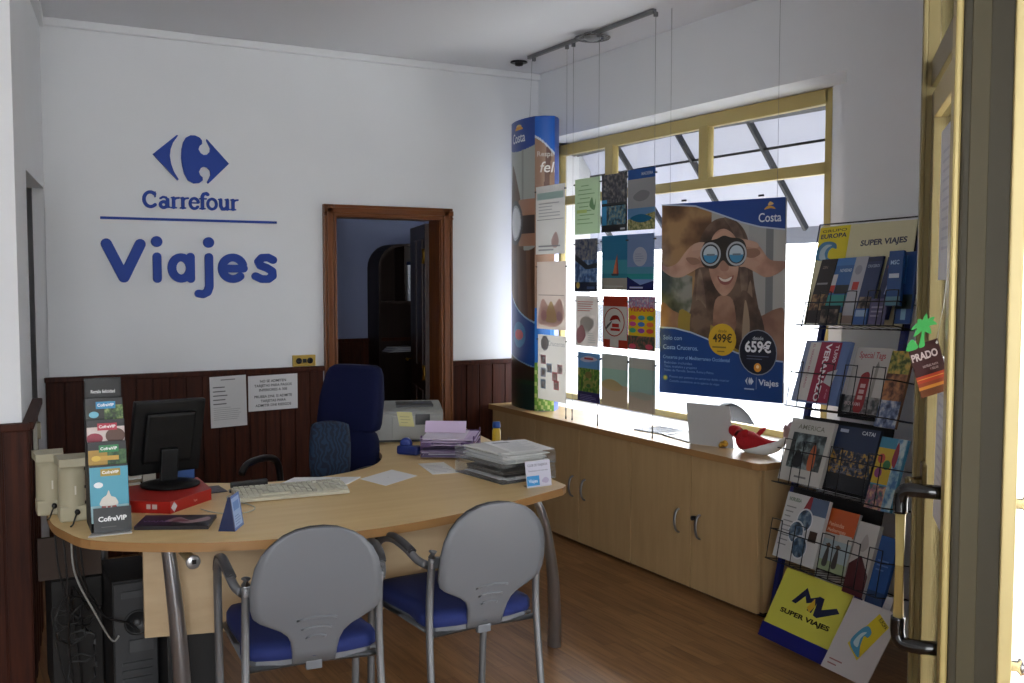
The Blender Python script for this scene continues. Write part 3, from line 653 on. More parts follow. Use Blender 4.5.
# ---- totem -------------------------------------------------------------------
tA, tB, tC, tD = (3.39, 5.985), (3.345, 5.605), (3.45, 5.535), (3.60, 5.78)
TZ0, TZ1 = .735, 2.62
def quad(p0, p1, bulge, u):
    x = p0[0]+(p1[0]-p0[0])*u; y = p0[1]+(p1[1]-p0[1])*u; dx, dy = p1[0]-p0[0], p1[1]-p0[1]; L = math.hypot(dx, dy)
    b = 4*u*(1-u)*bulge; return x+dy/L*b, y-dx/L*b
def mosaic(mb, p0, p1, bulge, fn, nu, nv):
    base = {}
    vs = []
    for j in range(nv+1):
        for i in range(nu+1):
            x, y = quad(p0, p1, bulge, i/nu); vs.append((x, y, TZ0+(TZ1-TZ0)*j/nv))
    groups = {}
    for j in range(nv):
        for i in range(nu):
            c = fn((i+.5)/nu, (j+.5)/nv); groups.setdefault(c, []).append((j*(nu+1)+i, j*(nu+1)+i+1, (j+1)*(nu+1)+i+1, (j+1)*(nu+1)+i))
    b = [mb.bm.verts.new(v) for v in vs]
    for c, fs in groups.items():
        k = mb.mi(c if not isinstance(c, str) else P(c, .35, name='print_ink'))
        for f in fs:
            q = mb.bm.faces.new([b[t] for t in f]); q.material_index = k; q.smooth = True
def fA(u, v):      # v 0 bottom .. 1 top
    z = TZ0+(TZ1-TZ0)*v
    if v > .905+.012*(2*u-1)**2-.012: return '#123f94'
    w = abs
    if z < 1.02+.0*u: return '#0e2b26' if z < .9 else '#143a22' if z < .93 else '#2b2018'
    bb = 1.02+.10*(1-math.sin(PI*(u*.55+.25)))*1.6
    top = 1.30+.10*(1-u)**2+.0
    if z < top+.10*(1-u):
        if z < 1.02+.07*(1-u): return '#6b93b8' if z > 1.012+.07*(1-u) else '#30281e'
        if math.hypot((u-.5)*.33, z-1.22) < .085: return '#c8505a' if math.hypot((u-.5)*.2, z-1.22) < .035 else '#2f78b0'
        return '#12448f'
    if z < top+.10*(1-u)+.012: return '#8fb4d4'
    # white binocular lens and brown hair, pale background
    e = math.hypot((u-.34)/.30, (z-1.955)/.135)
    if e < .74: return '#e4e8ee'
    if e < .86: return '#b4bac2'
    if e < 1.08: return '#4a4a4e'
    if 1.80 < z < 2.10 and u > .45+.4*abs(z-1.95): return '#a87a60' if (z > 2.0 or z < 1.88) else '#3a2a24'
    if z < 1.80+.03*math.sin(u*6): return '#5a3d2c' if (int(u*9+z*1.2) % 3) else '#6e4e3a'
    if z < 2.36 and u < .62*(1-((z-2.0)/.36 if z > 2.0 else 0))**.55+.06 and u > .28*((z-1.9)/.45)-.10: return '#54402f' if u < .3 else '#654c3a'
    return '#a6aba5' if u < .62 or u > .68 else '#8f938e'
def fB(u, v):
    z = TZ0+(TZ1-TZ0)*v
    if z > 2.45+.05*math.cos(u*PI/2)-.06*u: return '#1d63c4'
    if z > 2.435+.05*math.cos(u*PI/2)-.06*u: return '#c8d4e4'
    if z > 1.95 and u > .35+.5*(z-1.95) and u < .62+.5*(z-1.95): return '#6b4c42'
    if z > 1.4: return '#a0806c'
    if z > 1.05: return '#2f74c8' if u < .8 else '#5a96d4'
    return '#6a9a3c' if (int(u*9)+int(z*40)) % 3 else '#b8c87a'
tot = thing('advertising_totem', (3.45, 5.7, .735), 'tall curved cardboard totem with a blue top on the counter', 'advertising totem')
mb = MB(); mosaic(mb, tA, tB, .03, fA, 60, 400); mosaic(mb, tB, tC, .012, fB, 24, 300); mosaic(mb, tC, tD, .03, lambda u, v: '#123f94', 4, 2); mosaic(mb, tD, tA, .03, lambda u, v: '#123f94', 4, 2)
pts = [quad(a, b, .03, k/6) for a, b in ((tA, tB), (tB, tC), (tC, tD), (tD, tA)) for k in range(6)]
for z in (TZ0+.002, TZ1-.002): mb.add([(x, y, z) for x, y in pts], [tuple(range(len(pts)))], P('#123f94', .4))
mb.build('printed_shell', tot, fix=False)
def curvetext(t, p0, p1, bulge, u0, z, size, c, bold=.01, shear=0.):
    vs, fs, W = text_geo(t, bold); L = math.hypot(p1[0]-p0[0], p1[1]-p0[1]); out = []
    for x, y in vs:
        px, py = quad(p0, p1, bulge+.003, min(.995, u0+(x+shear*y)*size/L)); out.append((px, py, z+y*size))
    m = MB(); m.add(out, fs, P(c, .4)); return m
curvetext('Costa', tA, tB, .03, .20, 2.475, .088, '#e2e6ee', .015).build('printed_word', tot, fix=False)
mb = MB()
for dz, k in ((0, 1), (.018, .7)):
    pts = []
    for i in range(10):
        a = PI*i/9; px, py = quad(tA, tB, .034, .52-.16*k*math.cos(a)); pts.append((px, py, 2.555+dz+.022*k*math.sin(a)))
    mb.add(pts, [tuple(range(10))], P('#e0a040' if dz == 0 else '#e4c07a', .4))
mb.build('printed_mark', tot, fix=False)
curvetext('Respira.', tB, tC, .012, .12, 2.365, .045, '#d8cfc8').build('printed_word', tot, fix=False)
curvetext('feliz', tB, tC, .012, .22, 2.265, .095, '#eeeae4', .01, .2).build('printed_word', tot, fix=False)
MB().tube([(WX+.02, 5.66, 2.62), (WX, 5.6, H-.04)], .0012, WIRE, 5).build('hanging_wire', tot)

# ---- large poster ---------------------------------------------------------------
PA, PB = Vector((3.38, 4.34, .978)), Vector((3.586, 3.636, .978))
po = thing('hanging_poster', ((PA+PB)/2), 'large blue-edged poster of a smiling woman looking through binoculars, hung in the window', 'poster')
a = Art(PA, PB-PA, (0, 0, 1.002), P('#9a8f86', .4), .003)
a.warp = lambda f: f*5.44/(4.94+.5*f)
a.poly([(0, .35), (.4, .35), (.4, 1), (0, 1)], photo('#5a3f2a', '#7a5a3c', '#9c7a52', 6)); a.poly([(0, .35), (.25, .35), (.25, .62), (0, .66)], photo('#3a3f34', '#5a5f52', '#8a8a80', 8))
a.rect(.4, .35, 1, 1, '#a7a6a2'); a.rect(.84, .35, .90, .9, '#74787a'); a.rect(.70, .35, .84, .9, '#9d9d9b')
HAIR = photo('#3f3028', '#574438', '#6f5a4a', 9); HAIR2 = photo('#54423a', '#6c584a', '#84705f', 9); SK = photo('#94705f', '#a8806c', '#b8947f', 7); SKD = photo('#7c5a4a', '#8c6a58', '#9a7864', 7)
a.curve([(.50, .915), (.60, .895), (.68, .83), (.72, .72), (.75, .58), (.80, .42), (.83, .28), (.20, .28), (.24, .45), (.27, .60), (.28, .72), (.33, .84), (.41, .9)], HAIR, 5)
a.curve([(.50, .915), (.58, .90), (.65, .83), (.68, .72), (.70, .6), (.66, .5), (.62, .7), (.58, .83)], HAIR2, 5)
a.curve([(.30, .3), (.28, .5), (.31, .66), (.36, .5), (.35, .3)], HAIR2)
a.curve([(.70, .3), (.74, .45), (.72, .6), (.68, .45)], '#84705f')
a.curve([(.44, .3), (.44, .5), (.58, .5), (.60, .3)], SKD)
a.curve([(.50, .86), (.59, .82), (.62, .74), (.62, .64), (.58, .56), (.51, .52), (.44, .56), (.39, .64), (.38, .74), (.42, .83)], SK, 5)
a.curve([(.42, .82), (.50, .85), (.58, .81), (.56, .78), (.44, .78)], '#b48e78')
a.curve([(.49, .74), (.53, .74), (.545, .66), (.51, .645), (.475, .66)], '#9c7462')
a.curve([(.455, .622), (.515, .606), (.585, .624), (.56, .586), (.515, .576), (.475, .588)], '#86504a', 5)
a.curve([(.468, .616), (.515, .604), (.572, .618), (.552, .598), (.515, .592), (.482, .600)], '#cfc6bc', 5)
# shoulders and top
a.curve([(0, .47), (.1, .44), (.25, .40), (.4, .38), (.5, .33), (.6, .38), (.8, .42), (.93, .46), (1, .44), (1, .2), (0, .2)], SKD, 4)
a.curve([(.15, .44), (.3, .40), (.45, .36), (.62, .34), (.72, .30), (.6, .18), (.2, .2)], '#94803a', 4)
a.curve([(.30, .5), (.40, .4), (.37, .27), (.26, .26), (.24, .4)], HAIR); a.curve([(.66, .55), (.80, .45), (.84, .26), (.60, .26), (.62, .4)], HAIR); a.curve([(.68, .5), (.72, .4), (.71, .28), (.66, .28)], '#94806a')
# arms and hands
a.curve([(0, .66), (.08, .62), (.16, .615), (.24, .64), (.31, .665), (.36, .67), (.36, .70), (.34, .79), (.26, .785), (.20, .75), (.13, .69), (.05, .67), (0, .69)], SK, 4)
a.curve([(.26, .785), (.34, .795), (.37, .775), (.33, .76), (.25, .74)], '#b8947f'); a.curve([(.23, .745), (.31, .755), (.33, .735), (.28, .71), (.22, .72)], '#b08c78'); a.curve([(.20, .715), (.28, .715), (.32, .69), (.25, .68)], '#8a6654')
a.curve([(1, .66), (.92, .625), (.84, .615), (.76, .64), (.68, .665), (.63, .67), (.63, .72), (.66, .79), (.74, .79), (.80, .76), (.88, .70), (1, .69)], SK, 4)
a.curve([(.56, .81), (.66, .805), (.77, .785), (.78, .76), (.70, .765), (.60, .785)], '#b8947f'); a.curve([(.67, .75), (.77, .755), (.80, .73), (.74, .71), (.68, .72)], '#8a6654'); a.curve([(.66, .70), (.74, .70), (.80, .68), (.74, .66), (.66, .675)], '#b08c78')
# binoculars
a.curve([(.32, .72), (.35, .79), (.45, .81), (.505, .825), (.56, .815), (.66, .80), (.69, .74), (.66, .68), (.56, .67), (.50, .70), (.44, .66), (.35, .67)], '#2b241f', 5)
for cx in (.40, .61):
    a.ell(cx, .733, .083, '#a9adb2'); a.ell(cx, .733, .069, '#2a3036'); a.ell(cx, .733, .057, '#b4c2cc')
    a.poly([(cx-.055, .728), (cx+.055, .728)]+[(cx+.055*math.cos(-t*PI/10), .728+.040*math.sin(-t*PI/10)) for t in range(1, 10)], '#3f88b4'); a.rect(cx-.03, .724, cx+.035, .734, '#6a7884')
# upper wave with wordmark
cu = [(.15, .995), (.28, .985), (.40, .955), (.52, .925), (.65, .892), (.80, .865), (1, .848)]
a.poly([(0, 1), (0, .996)]+[(u, v-.008) for u, v in cu]+[(1, 1)], '#aab8cc'); a.poly([(0, 1)]+cu+[(1, 1)], '#143c86')
a.text('Costa', .785, .885, .062, '#d4dae4', .012, 'l', .17); a.curve([(.83, .945), (.86, .962), (.90, .958), (.92, .945), (.88, .950)], '#d49a3a'); a.curve([(.86, .965), (.875, .982), (.905, .972), (.89, .966)], '#e0b870')
# lower blue field
lo_ = [(0, .345), (.12, .343), (.25, .325), (.38, .295), (.5, .262), (.62, .232), (.75, .212), (1, .20)]
a.poly([(0, 0), (1, 0)]+[(u, v+.008) for u, v in lo_][::-1], '#9fb2cc'); a.poly([(0, 0), (1, 0)]+lo_[::-1], '#143f80')
a.text('Solo con', .03, .285, .034, '#8fb0dc', .005); a.text('Costa Cruceros.', .03, .235, .034, '#8fb0dc', .005, 'l', .30)
a.text('Cruceros por el Mediterraneo Occidental', .03, .185, .026, '#8fb0dc', .005, 'l', .56)
for i, t in enumerate(('Bebidas incluidas', 'Tasas, traslados y propinas', 'Visitas de Marsella, Savona, Roma y Palma')): a.text(t, .04, .158-i*.020, .018, '#7f9cc8', 0., 'l', (.24, .28, .42)[i])
a.ell(.05, .082, .02, '#6a8a5a'); a.ell(.05, .082, .012, '#c8b04a'); a.text('Precios por persona en camarote doble interior', .085, .085, .017, '#7f9cc8', 0, 'l', .5); a.text('Consulta condiciones en tu agencia de viajes', .085, .062, .017, '#7f9cc8', 0, 'l', .42)
a.ell(.51, .298, .112, '#c9a227'); a.text('desde', .51, .335, .022, '#5a4a1a', 0, 'c'); a.text('499€', .51, .285, .060, '#2f2a1a', .02, 'c', .155); a.lines(.43, .6, .255, .275, 1, '#7a6420', .4); a.lines(.47, .56, .235, .25, 1, '#7a6420', .4)
a.ell(.80, .243, .155, '#8a909c'); a.ell(.80, .243, .148, '#141a2c'); a.text('desde', .80, .305, .026, '#c4c8d0', .01, 'c'); a.text('659€', .80, .245, .075, '#e4e6ea', .03, 'c', .20); a.lines(.71, .9, .208, .236, 2, '#596078', .3); a.ell(.80, .168, .030, '#d08a2a'); a.ell(.80, .172, .012, '#e8d0a0')
a.poly([(.70, .098), (.722, .118), (.716, .098), (.722, .078)], '#cdd6e4'); a.poly([(.727, .098), (.735, .118), (.742, .104), (.748, .118), (.77, .098), (.748, .078), (.742, .092), (.735, .078)], '#cdd6e4'); a.rect(.695, .055, .775, .062, '#9fb0cc')
a.rect(.79, .06, .793, .12, '#9fb0cc'); a.text('Viajes', .81, .082, .042, '#cdd6e4', .02, 'l', .15)
a.build('printed_sheet', po)
for u in (.07, .93):
    q = PA+(PB-PA)*u; MB().tube([q+Vector((0, 0, 1.0)), (q.x, q.y, H)], .0012, WIRE, 5).build('hanging_wire', po)
for u in (.19, .81): q = PA+(PB-PA)*u; MB().bx(q.x-.004, q.x+.004, q.y-.016, q.y+.016, 1.99, 2.0, CLIP).build('clip', po)

# ================================================================== COUNTER CABINETS
ct = MB(); pts = [(3.262, 6.08), (3.262, 3.50), (3.275, 3.465), (3.31, 3.455), (3.62, 3.455), (3.62, 6.08)]
ct.prism([(x, y, .702) for x, y in pts], (0, 0, .033), BEECHY, EDGE)
ct.build('worktop', label='long beech laminate worktop lying on the row of low cabinets under the window', cat='worktop')
def cabinet(y0, y1, label, doors):
    t = thing('low_cabinet', (3.45, (y0+y1)/2, 0), label, 'cabinet', 'low cabinets under the window')
    MB().bx(3.326, 3.66, y0+.001, y1-.001, .02, .700, BEECH, .002).build('body', t)
    MB().bx(3.33, 3.64, y0+.003, y1-.003, 0, .03, P('#1c1512', .7)).build('plinth', t)
    for a, b, hy in doors:
        d = MB().bx(3.288, 3.307, a+.0035, b-.0035, .022, .695, BEECH, .0015).build('door', t)
        if hy:
            pts = smoothpts([(3.288, hy, .286), (3.268, hy, .300), (3.258, hy, .347), (3.268, hy, .394), (3.288, hy, .408)], 5)
            MB().tube(pts, .0085, CHROME, 10, flat=.6).build('handle', d)
        if hy == 3.895: MB().lathe([(.001, 0), (.012, 0), (.012, .02), (.009, .022), (.001, .022)], (3.288, 3.935, .385), P('#2a2c34', .3, .7), 14, (-1, 0, 0)).build('lock', d)
cabinet(3.482, 4.474, 'beech cabinet with two doors at the near end of the window row', [(3.482, 3.967, 3.895), (3.967, 4.474, 4.06)])
cabinet(4.476, 5.50, 'middle two-door beech cabinet of the window row', [(4.476, 4.995, 4.93), (4.995, 5.50, 5.06)])
cabinet(5.502, 6.07, 'single-door beech cabinet nearest the rear wall under the window', [(5.502, 6.07, 5.57)])
# things on the worktop
ls = thing('sign_holder', (3.41, 3.95, .735), 'blank grey backed display stand leaning on the worktop beside the red whale toy', 'display stand')
b0, b1 = Vector((3.37, 4.08, .736)), Vector((3.455, 3.84, .736))
dv = b1-b0; up_ = Vector((.05, .04, .20)) ; up_ = up_ + Vector((-.00, .05, 0))
MB().prism([b0, b1, b1+up_, b0+up_], dv.cross(up_).normalized()*.003, cloth_trans('matt_board', '#b4b2b0', .12)).build('board', ls)
MB().prism([b0+Vector((.0, 0, 0)), b1, b1+Vector((.07, .03, 0)), b0+Vector((.07, .03, 0))], (0, 0, .003), ACRYL).build('foot', ls)
go = MB(); go.ball((3.445, 3.90, .752), (.024, .028, .017), BRASS).ball((3.435, 3.885, .765), (.012, .012, .01), BRASS).ball((3.45, 3.925, .755), (.01, .014, .012), BRASS).ball((3.42, 3.90, .747), (.010, .012, .011), BRASS)
go.build('ornament', label='small lumpy golden ornament on the worktop at the foot of the grey board', cat='ornament')
# whale toy
wt = thing('whale_toy', (3.47, 3.68, .735), 'red and white plush whale toy with raised tail on the window worktop', 'toy')
RED = P('#a3101a', .9, noise=.25, scale=90, bump=.4, name='red_plush'); WHT = P('#dcdcda', .9, name='white_plush')
def taper(path, rad, m, flat=1.): return MB().tube(smoothpts(path, 6), [r for r in interp(rad, 6)], m, 16, flat=flat)
def interp(r, n):
    o = []
    for a, b in zip(r[:-1], r[1:]):
        for k in range(n): o.append(a+(b-a)*k/n)
    return o+[r[-1]]
taper([(3.45, 3.80, .785), (3.452, 3.775, .79), (3.458, 3.73, .79), (3.47, 3.67, .785), (3.485, 3.61, .79), (3.495, 3.57, .80)], [.018, .048, .050, .034, .018, .008], RED).build('back', wt)
taper([(3.45, 3.79, .762), (3.455, 3.73, .757), (3.468, 3.65, .760), (3.483, 3.575, .782), (3.500, 3.525, .825)], [.012, .028, .030, .024, .012], WHT).build('belly', wt)
taper([(3.45, 3.80, .82), (3.445, 3.83, .835), (3.44, 3.835, .855)], [.03, .03, .012], RED).build('nose', wt)
for sx in (-1, 1):
    taper([(3.46+.03*sx, 3.73, .80), (3.47+.055*sx, 3.72, .835), (3.475+.06*sx, 3.70, .85)], [.015, .02, .006], RED, .5).build('fin', wt)
    taper([(3.50, 3.535, .82), (3.515+.02*sx, 3.53+.012*sx, .865), (3.52+.045*sx, 3.535+.03*sx, .895)], [.010, .026, .006], P('#c9a9a8', .9), .4).build('tail_fluke', wt)
    MB().ball((3.425+.0*sx, 3.765+.0*sx, .80) if sx < 0 else (3.49, 3.765, .80), .005, BLACK).build('eye', wt)
for i, (x, y, w_, l, an, lb) in enumerate(((3.52, 4.48, .20, .28, .12, 'flat clear glass plate on the worktop in front of the lowest leaflets, nearer the totem'), (3.50, 4.22, .20, .26, -.15, 'flat clear glass plate lying on the worktop behind the fourth display wire'))):
    mb = MB().box((x, y, .7385+.0), (w_, l, .006), ACRYL, Matrix.Rotation(an, 3, 'Z'))
    mb.box((x-.0, y, .7385), (w_+.002, l+.002, .0018), P('#3a4444', .3), Matrix.Rotation(an, 3, 'Z')) if False else None
    g = mb.build('glass_plate', label=lb, cat='glass plate')
    c_, s_ = math.cos(an), math.sin(an)
    cs_ = [(x+c_*a_-s_*b_, y+s_*a_+c_*b_, .7385) for a_, b_ in ((-w_/2, -l/2), (w_/2, -l/2), (w_/2, l/2), (-w_/2, l/2))]
    MB().tube(cs_, .0032, P('#2c3434', .3), 6, closed=True, smooth=False).build('dark_edge', g)

# ================================================================== DESK
TOPZ = .74
dk = thing('reception_desk', (1.4, 3.9, 0), 'large curved beech desk with chrome legs spanning the room in front of the panelling', 'desk')
front = [(.325, 4.0), (.325, 3.80), (.35, 3.66), (.41, 3.49), (.60, 3.34), (.80, 3.245), (1.0, 3.195), (1.2, 3.175), (1.4, 3.19), (1.6, 3.23), (1.8, 3.285), (2.0, 3.36), (2.185, 3.435)]
inner = [(1.93, 5.36), (1.90, 4.90), (1.87, 4.62), (1.80, 4.42), (1.68, 4.26), (1.50, 4.165), (1.32, 4.13), (1.15, 4.15), (1.0, 4.22), (.80, 4.33), (.50, 4.42), (.36, 4.44)]
fr = [(p.x, p.y) for p in smoothpts([(a, b, 0) for a, b in front], 4)]; inn = [(p.x, p.y) for p in smoothpts([(a, b, 0) for a, b in inner], 4)]
outl = fr+[(2.225, 3.475), (2.24, 3.60), (2.50, 4.60), (2.64, 5.36)]+inn
MB().prism([(x, y, TOPZ-.030) for x, y in outl], (0, 0, .030), DESKW, EDGE).build('desktop', dk)
MODP = wood('#ac9574', '#b69f7e', 'X', 2.0, .5, 'modesty_panel_laminate', 10)
mo = MB(); mp_ = [(.60, 3.66), (1.0, 3.56), (1.4, 3.54), (1.8, 3.60), (2.12, 3.72)]
mpt = smoothpts([(a, b, 0) for a, b in mp_], 6); po_ = [(p.x, p.y) for p in mpt]
mo.prism([(x, y, .33) for x, y in po_]+[(x, y+.018, .33) for x, y in reversed(po_)], (0, 0, .375), MODP).build('modesty_panel', dk)
MB().bx(.30, .52, 4.10, 4.115, .46, .62, P('#33241a', .7)).build('side_board', dk)
lk = MB().lathe([(.001, 0), (.022, 0), (.024, .004), (.020, .008), (.001, .008)], (.705, 3.36, .66), P('#a9aaac', .3, .7), 20, (0, -1, 0)); lk.bx(.70, .713, 3.346, 3.353, .655, .668, BLACK); lk.tube([(.705, 3.36, .66), (.705, 3.62, .66)], .018, P('#8a7a5a', .5), 12)
lk.build('cable_port', dk)
def leg(pts, rad):
    MB().tube(smoothpts(pts, 6), interp(rad, 6), CHROME, 20, flat=.75).build('leg', dk)
leg([(2.085, 3.50, .71), (2.135, 3.50, .60), (2.205, 3.55, .38), (2.262, 3.62, .15), (2.285, 3.66, 0)], [.018, .024, .03, .034, .036])
leg([(.650, 3.50, .71), (.667, 3.50, .55), (.685, 3.51, .35), (.70, 3.53, .12), (.70, 3.54, 0)], [.028, .033, .037, .038, .038])
leg([(2.52, 5.28, .71), (2.54, 5.29, .4), (2.55, 5.30, 0)], [.02, .026, .03])
leg([(1.99, 5.28, .71), (1.98, 5.29, .4), (1.98, 5.30, 0)], [.02, .026, .03])
leg([(.56, 4.36, .71), (.56, 4.36, .4), (.56, 4.36, 0)], [.02, .026, .03])

# ---- chairs --------------------------------------------------------------------
SHELL = P('#63666b', .42, name='grey_shell_plastic'); SEATB = P('#0d1f5a', .85, noise=.12, scale=120, name='blue_upholstery'); ARMB = P('#38383a', .5)
def visitor_chair(loc, rz, label):
    t = thing('visitor_chair', loc, label, 'chair', 'visitor chairs', rz); M = getM(t)
    def L(p): return M @ Vector(p)
    mb = MB()
    pl_ = [(-.178, -.22), (.178, -.22), (.195, -.05), (.21, .12), (.20, .22), (.14, .255), (-.14, .255), (-.20, .22), (-.21, .12), (-.195, -.05)]
    pl_ = [(p.x, p.y) for p in smoothpts([(a, b, 0) for a, b in pl_], 4, True)]
    k = len(pl_); rings = []
    for sc_, z in ((.94, .432), (1., .44), (1., .465), (.97, .478), (.80, .486), (.4, .484)):
        rings.append([L((x*sc_, y*sc_, z+(.012 if y > .2 and z > .45 else 0)*0)) for x, y in pl_])
    vs = [p for r_ in rings for p in r_]; fs = [(i*k+j, i*k+(j+1) % k, (i+1)*k+(j+1) % k, (i+1)*k+j) for i in range(len(rings)-1) for j in range(k)]
    fs += [tuple(range(k))[::-1], tuple(range((len(rings)-1)*k, len(rings)*k))]
    mb.add(vs, fs, SEATB, True).build('seat', t)
    MB().prism([L((x*.96, y*.96, .418)) for x, y in pl_], (0, 0, .018), SHELL).build('seat_pan', t)
    # backrest shell: rows of half-widths
    rows = [(.0, .066), (.04, .068), (.075, .073), (.10, .084), (.12, .106), (.138, .140), (.153, .168), (.170, .187), (.195, .195), (.235, .197), (.28, .194), (.325, .184), (.362, .165), (.392, .138), (.414, .106), (.429, .066), (.436, .022)]
    def back(z, x, off):
        z0 = .418+z; y = -.232-.095*(z/.436)+.25*x*x*(1 if z > .12 else z/.12)-.025*math.sin(PI*min(1, z/.436))
        return (x, y+off, z0)
    def sheet_(off0, off1, m, name, shrink=1., zmin=0.):
        mb = MB(); N = 14
        rr = [r_ for r_ in rows if r_[0] >= zmin]
        for side, off in ((0, off0), (1, off1)):
            pass
        f = [[L(back(z, w_*shrink*(2*i/N-1), off0)) for i in range(N+1)] for z, w_ in rr]; b = [[L(back(z, w_*shrink*(2*i/N-1), off1)) for i in range(N+1)] for z, w_ in rr]
        vs = [p for r_ in f for p in r_]+[p for r_ in b for p in r_]; K = len(rr)*(N+1); fs = []
        for j in range(len(rr)-1):
            for i in range(N):
                q = (j*(N+1)+i, j*(N+1)+i+1, (j+1)*(N+1)+i+1, (j+1)*(N+1)+i); fs.append(q); fs.append(tuple(K+x for x in q)[::-1])
            for i, s_ in ((0, 1), (N, -1)):
                a_, b_ = j*(N+1)+i, (j+1)*(N+1)+i; fs.append((a_, b_, K+b_, K+a_) if s_ > 0 else (b_, a_, K+a_, K+b_))
        for j in (0, len(rr)-1):
            for i in range(N): a_ = j*(N+1)+i; fs.append((a_, a_+1, K+a_+1, K+a_))
        mb.add(vs, fs, m, True); o = mb.build(name, t)
        return o
    sh_ = sheet_(0, .014, SHELL, 'backrest_shell')
    sheet_(.015, .034, ARMB, 'back_pad', .93, .175)
    for zc, hw in ((.150, .060), (.118, .045), (.088, .030)):
        MB().tube([L(back(zc+.008*(1-(2*i/10-1)**2), hw*(2*i/10-1), -.001)) for i in range(11)], .0042, SHELL, 8).build('ridge', sh_)
    MB().box(L((0, -.226, .410)), (.05, .02, .028), SHELL, M.to_3x3(), .004).build('tab', sh_)
    for s_ in (-1, 1):
        rear = [(.212*s_, -.285, 0), (.210*s_, -.265, .15), (.205*s_, -.235, .42), (.203*s_, -.235, .56), (.202*s_, -.250, .68)]
        MB().tube([L(p) for p in smoothpts(rear, 5)], .0125, GREYM, 12).build('leg', t)
        MB().tube([L((.202*s_, -.252, .685)), L((.202*s_, -.256, .705))], .014, GREYM, 12).box(L((.190*s_, -.250, .665)), (.04, .02, .035), CHROME, M.to_3x3(), .005).build('bracket', t)
        arm = [(.210*s_, -.235, .655), (.226*s_, -.19, .665), (.238*s_, -.12, .692), (.243*s_, -.03, .702), (.243*s_, .06, .682), (.241*s_, .12, .635), (.238*s_, .16, .56), (.235*s_, .18, .44), (.232*s_, .195, .22), (.23*s_, .205, 0)]
        sp = [L(p) for p in smoothpts(arm, 5)]
        MB().tube(sp, .0135, GREYM, 12).build('leg', t)
        MB().tube([q+Vector((0, 0, .012)) for q in sp[7:27]], .0155, ARMB, 12, flat=.6).build('armrest', t)
    for s_ in (-1, 1):
        MB().tube([L((.195*s_, -.20, .425)), L((.212*s_, .20, .425))], .010, GREYM, 10).build('seat_rail', t)
    MB().tube([L((-.20, -.22, .415)), L((.20, -.22, .415))], .010, GREYM, 10).build('crossbar', t)
    MB().tube([L((-.22, .215, .415)), L((.22, .215, .415))], .010, GREYM, 10).build('crossbar', t)
    return t
visitor_chair((.998, 3.165, 0), math.radians(-7), 'grey-shelled visitor chair with a blue seat, left of the two before the desk')
visitor_chair((1.568, 3.195, 0), math.radians(1), 'grey-shelled visitor chair with a blue seat, right one, by the desk corner')

# office chair behind the desk
BL = P('#060e34', .85, noise=.15, scale=150, bump=.1, name='navy_upholstery', spec=.25)
ang = math.radians(122); oc = thing('office_chair', (1.565, 4.64, 0), 'high-backed navy blue office chair turned sideways behind the desk', 'chair', rz=ang)
M = getM(oc)
def L(p): return M @ Vector(p)
def pad(w0, w1, h, th, z0, y0, lean, name, parent):
    mb = MB()
    def fn(u, v):
        pass
    prof = [(0, .80), (.04, .95), (.12, 1.), (.5, 1.02), (.85, .97), (.95, .88), (1., .70)]
    ringn = 24; vs = []; K = []
    for tz, sc_ in prof:
        w_ = (w0+(w1-w0)*tz)/2*sc_; t2 = th/2*(.7+.3*math.sin(PI*min(.95, max(.05, tz))))
        for i in range(ringn):
            a_ = 2*PI*i/ringn; cx_, cy_ = math.cos(a_), math.sin(a_)
            x = w_*math.copysign(abs(cx_)**.45, cx_); y = t2*math.copysign(abs(cy_)**.6, cy_)
            vs.append(L((x, y0-lean*tz+y+.06*(x/.2)**2*.3, z0+h*tz)))
    n_ = len(prof); fs = [(i*ringn+j, i*ringn+(j+1) % ringn, (i+1)*ringn+(j+1) % ringn, (i+1)*ringn+j) for i in range(n_-1) for j in range(ringn)]
    fs += [tuple(range(ringn))[::-1], tuple(range((n_-1)*ringn, n_*ringn))]
    return mb.add(vs, fs, BL, True).build(name, parent)
pad(.36, .37, .34, .12, .50, -.22, .03, 'lower_backrest', oc)
pad(.385, .34, .32, .11, .835, -.25, .06, 'upper_backrest', oc)
se = MB(); pl_ = smoothpts([(-.22, -.2, 0), (.22, -.2, 0), (.25, .05, 0), (.22, .25, 0), (0, .29, 0), (-.22, .25, 0), (-.25, .05, 0)], 5, True)
k = len(pl_); vs = []; 
for sc_, z in ((.9, .44), (1., .46), (1., .50), (.9, .525), (.5, .53)): vs += [L((p.x*sc_, p.y*sc_, z)) for p in pl_]
se.add(vs, [(i*k+j, i*k+(j+1) % k, (i+1)*k+(j+1) % k, (i+1)*k+j) for i in range(4) for j in range(k)]+[tuple(range(k))[::-1], tuple(range(4*k, 5*k))], BL, True).build('seat', oc)
MB().tube([L((0, 0, .10)), L((0, 0, .44))], .028, BLACK, 16).build('gas_column', oc)
MB().bar(L((0, -.05, .43)), L((0, -.30, .60)), .06, .015, BLACK).build('back_bracket', oc)
for i in range(5):
    a_ = 2*PI*i/5; lg = MB().bar(L((0, 0, .10)), L((.29*math.cos(a_), .29*math.sin(a_), .07)), .04, .03, BLACK, bev=.006).build('base_arm', oc)
    p = L((.29*math.cos(a_), .29*math.sin(a_), .03)); MB().lathe([(.001, -.02), (.03, -.02), (.03, .02), (.001, .02)], p, BLACK, 16, (math.cos(a_), math.sin(a_), 0)).build('castor', lg)
for s_ in (-1, 1):
    ar_ = [(.25*s_, -.12, .46), (.31*s_, -.10, .50), (.32*s_, -.08, .66), (.315*s_, 0, .705), (.31*s_, .14, .70), (.30*s_, .20, .66)]
    MB().tube([L(p) for p in smoothpts(ar_, 5)], .017, BLACK, 12).build('armrest', oc)
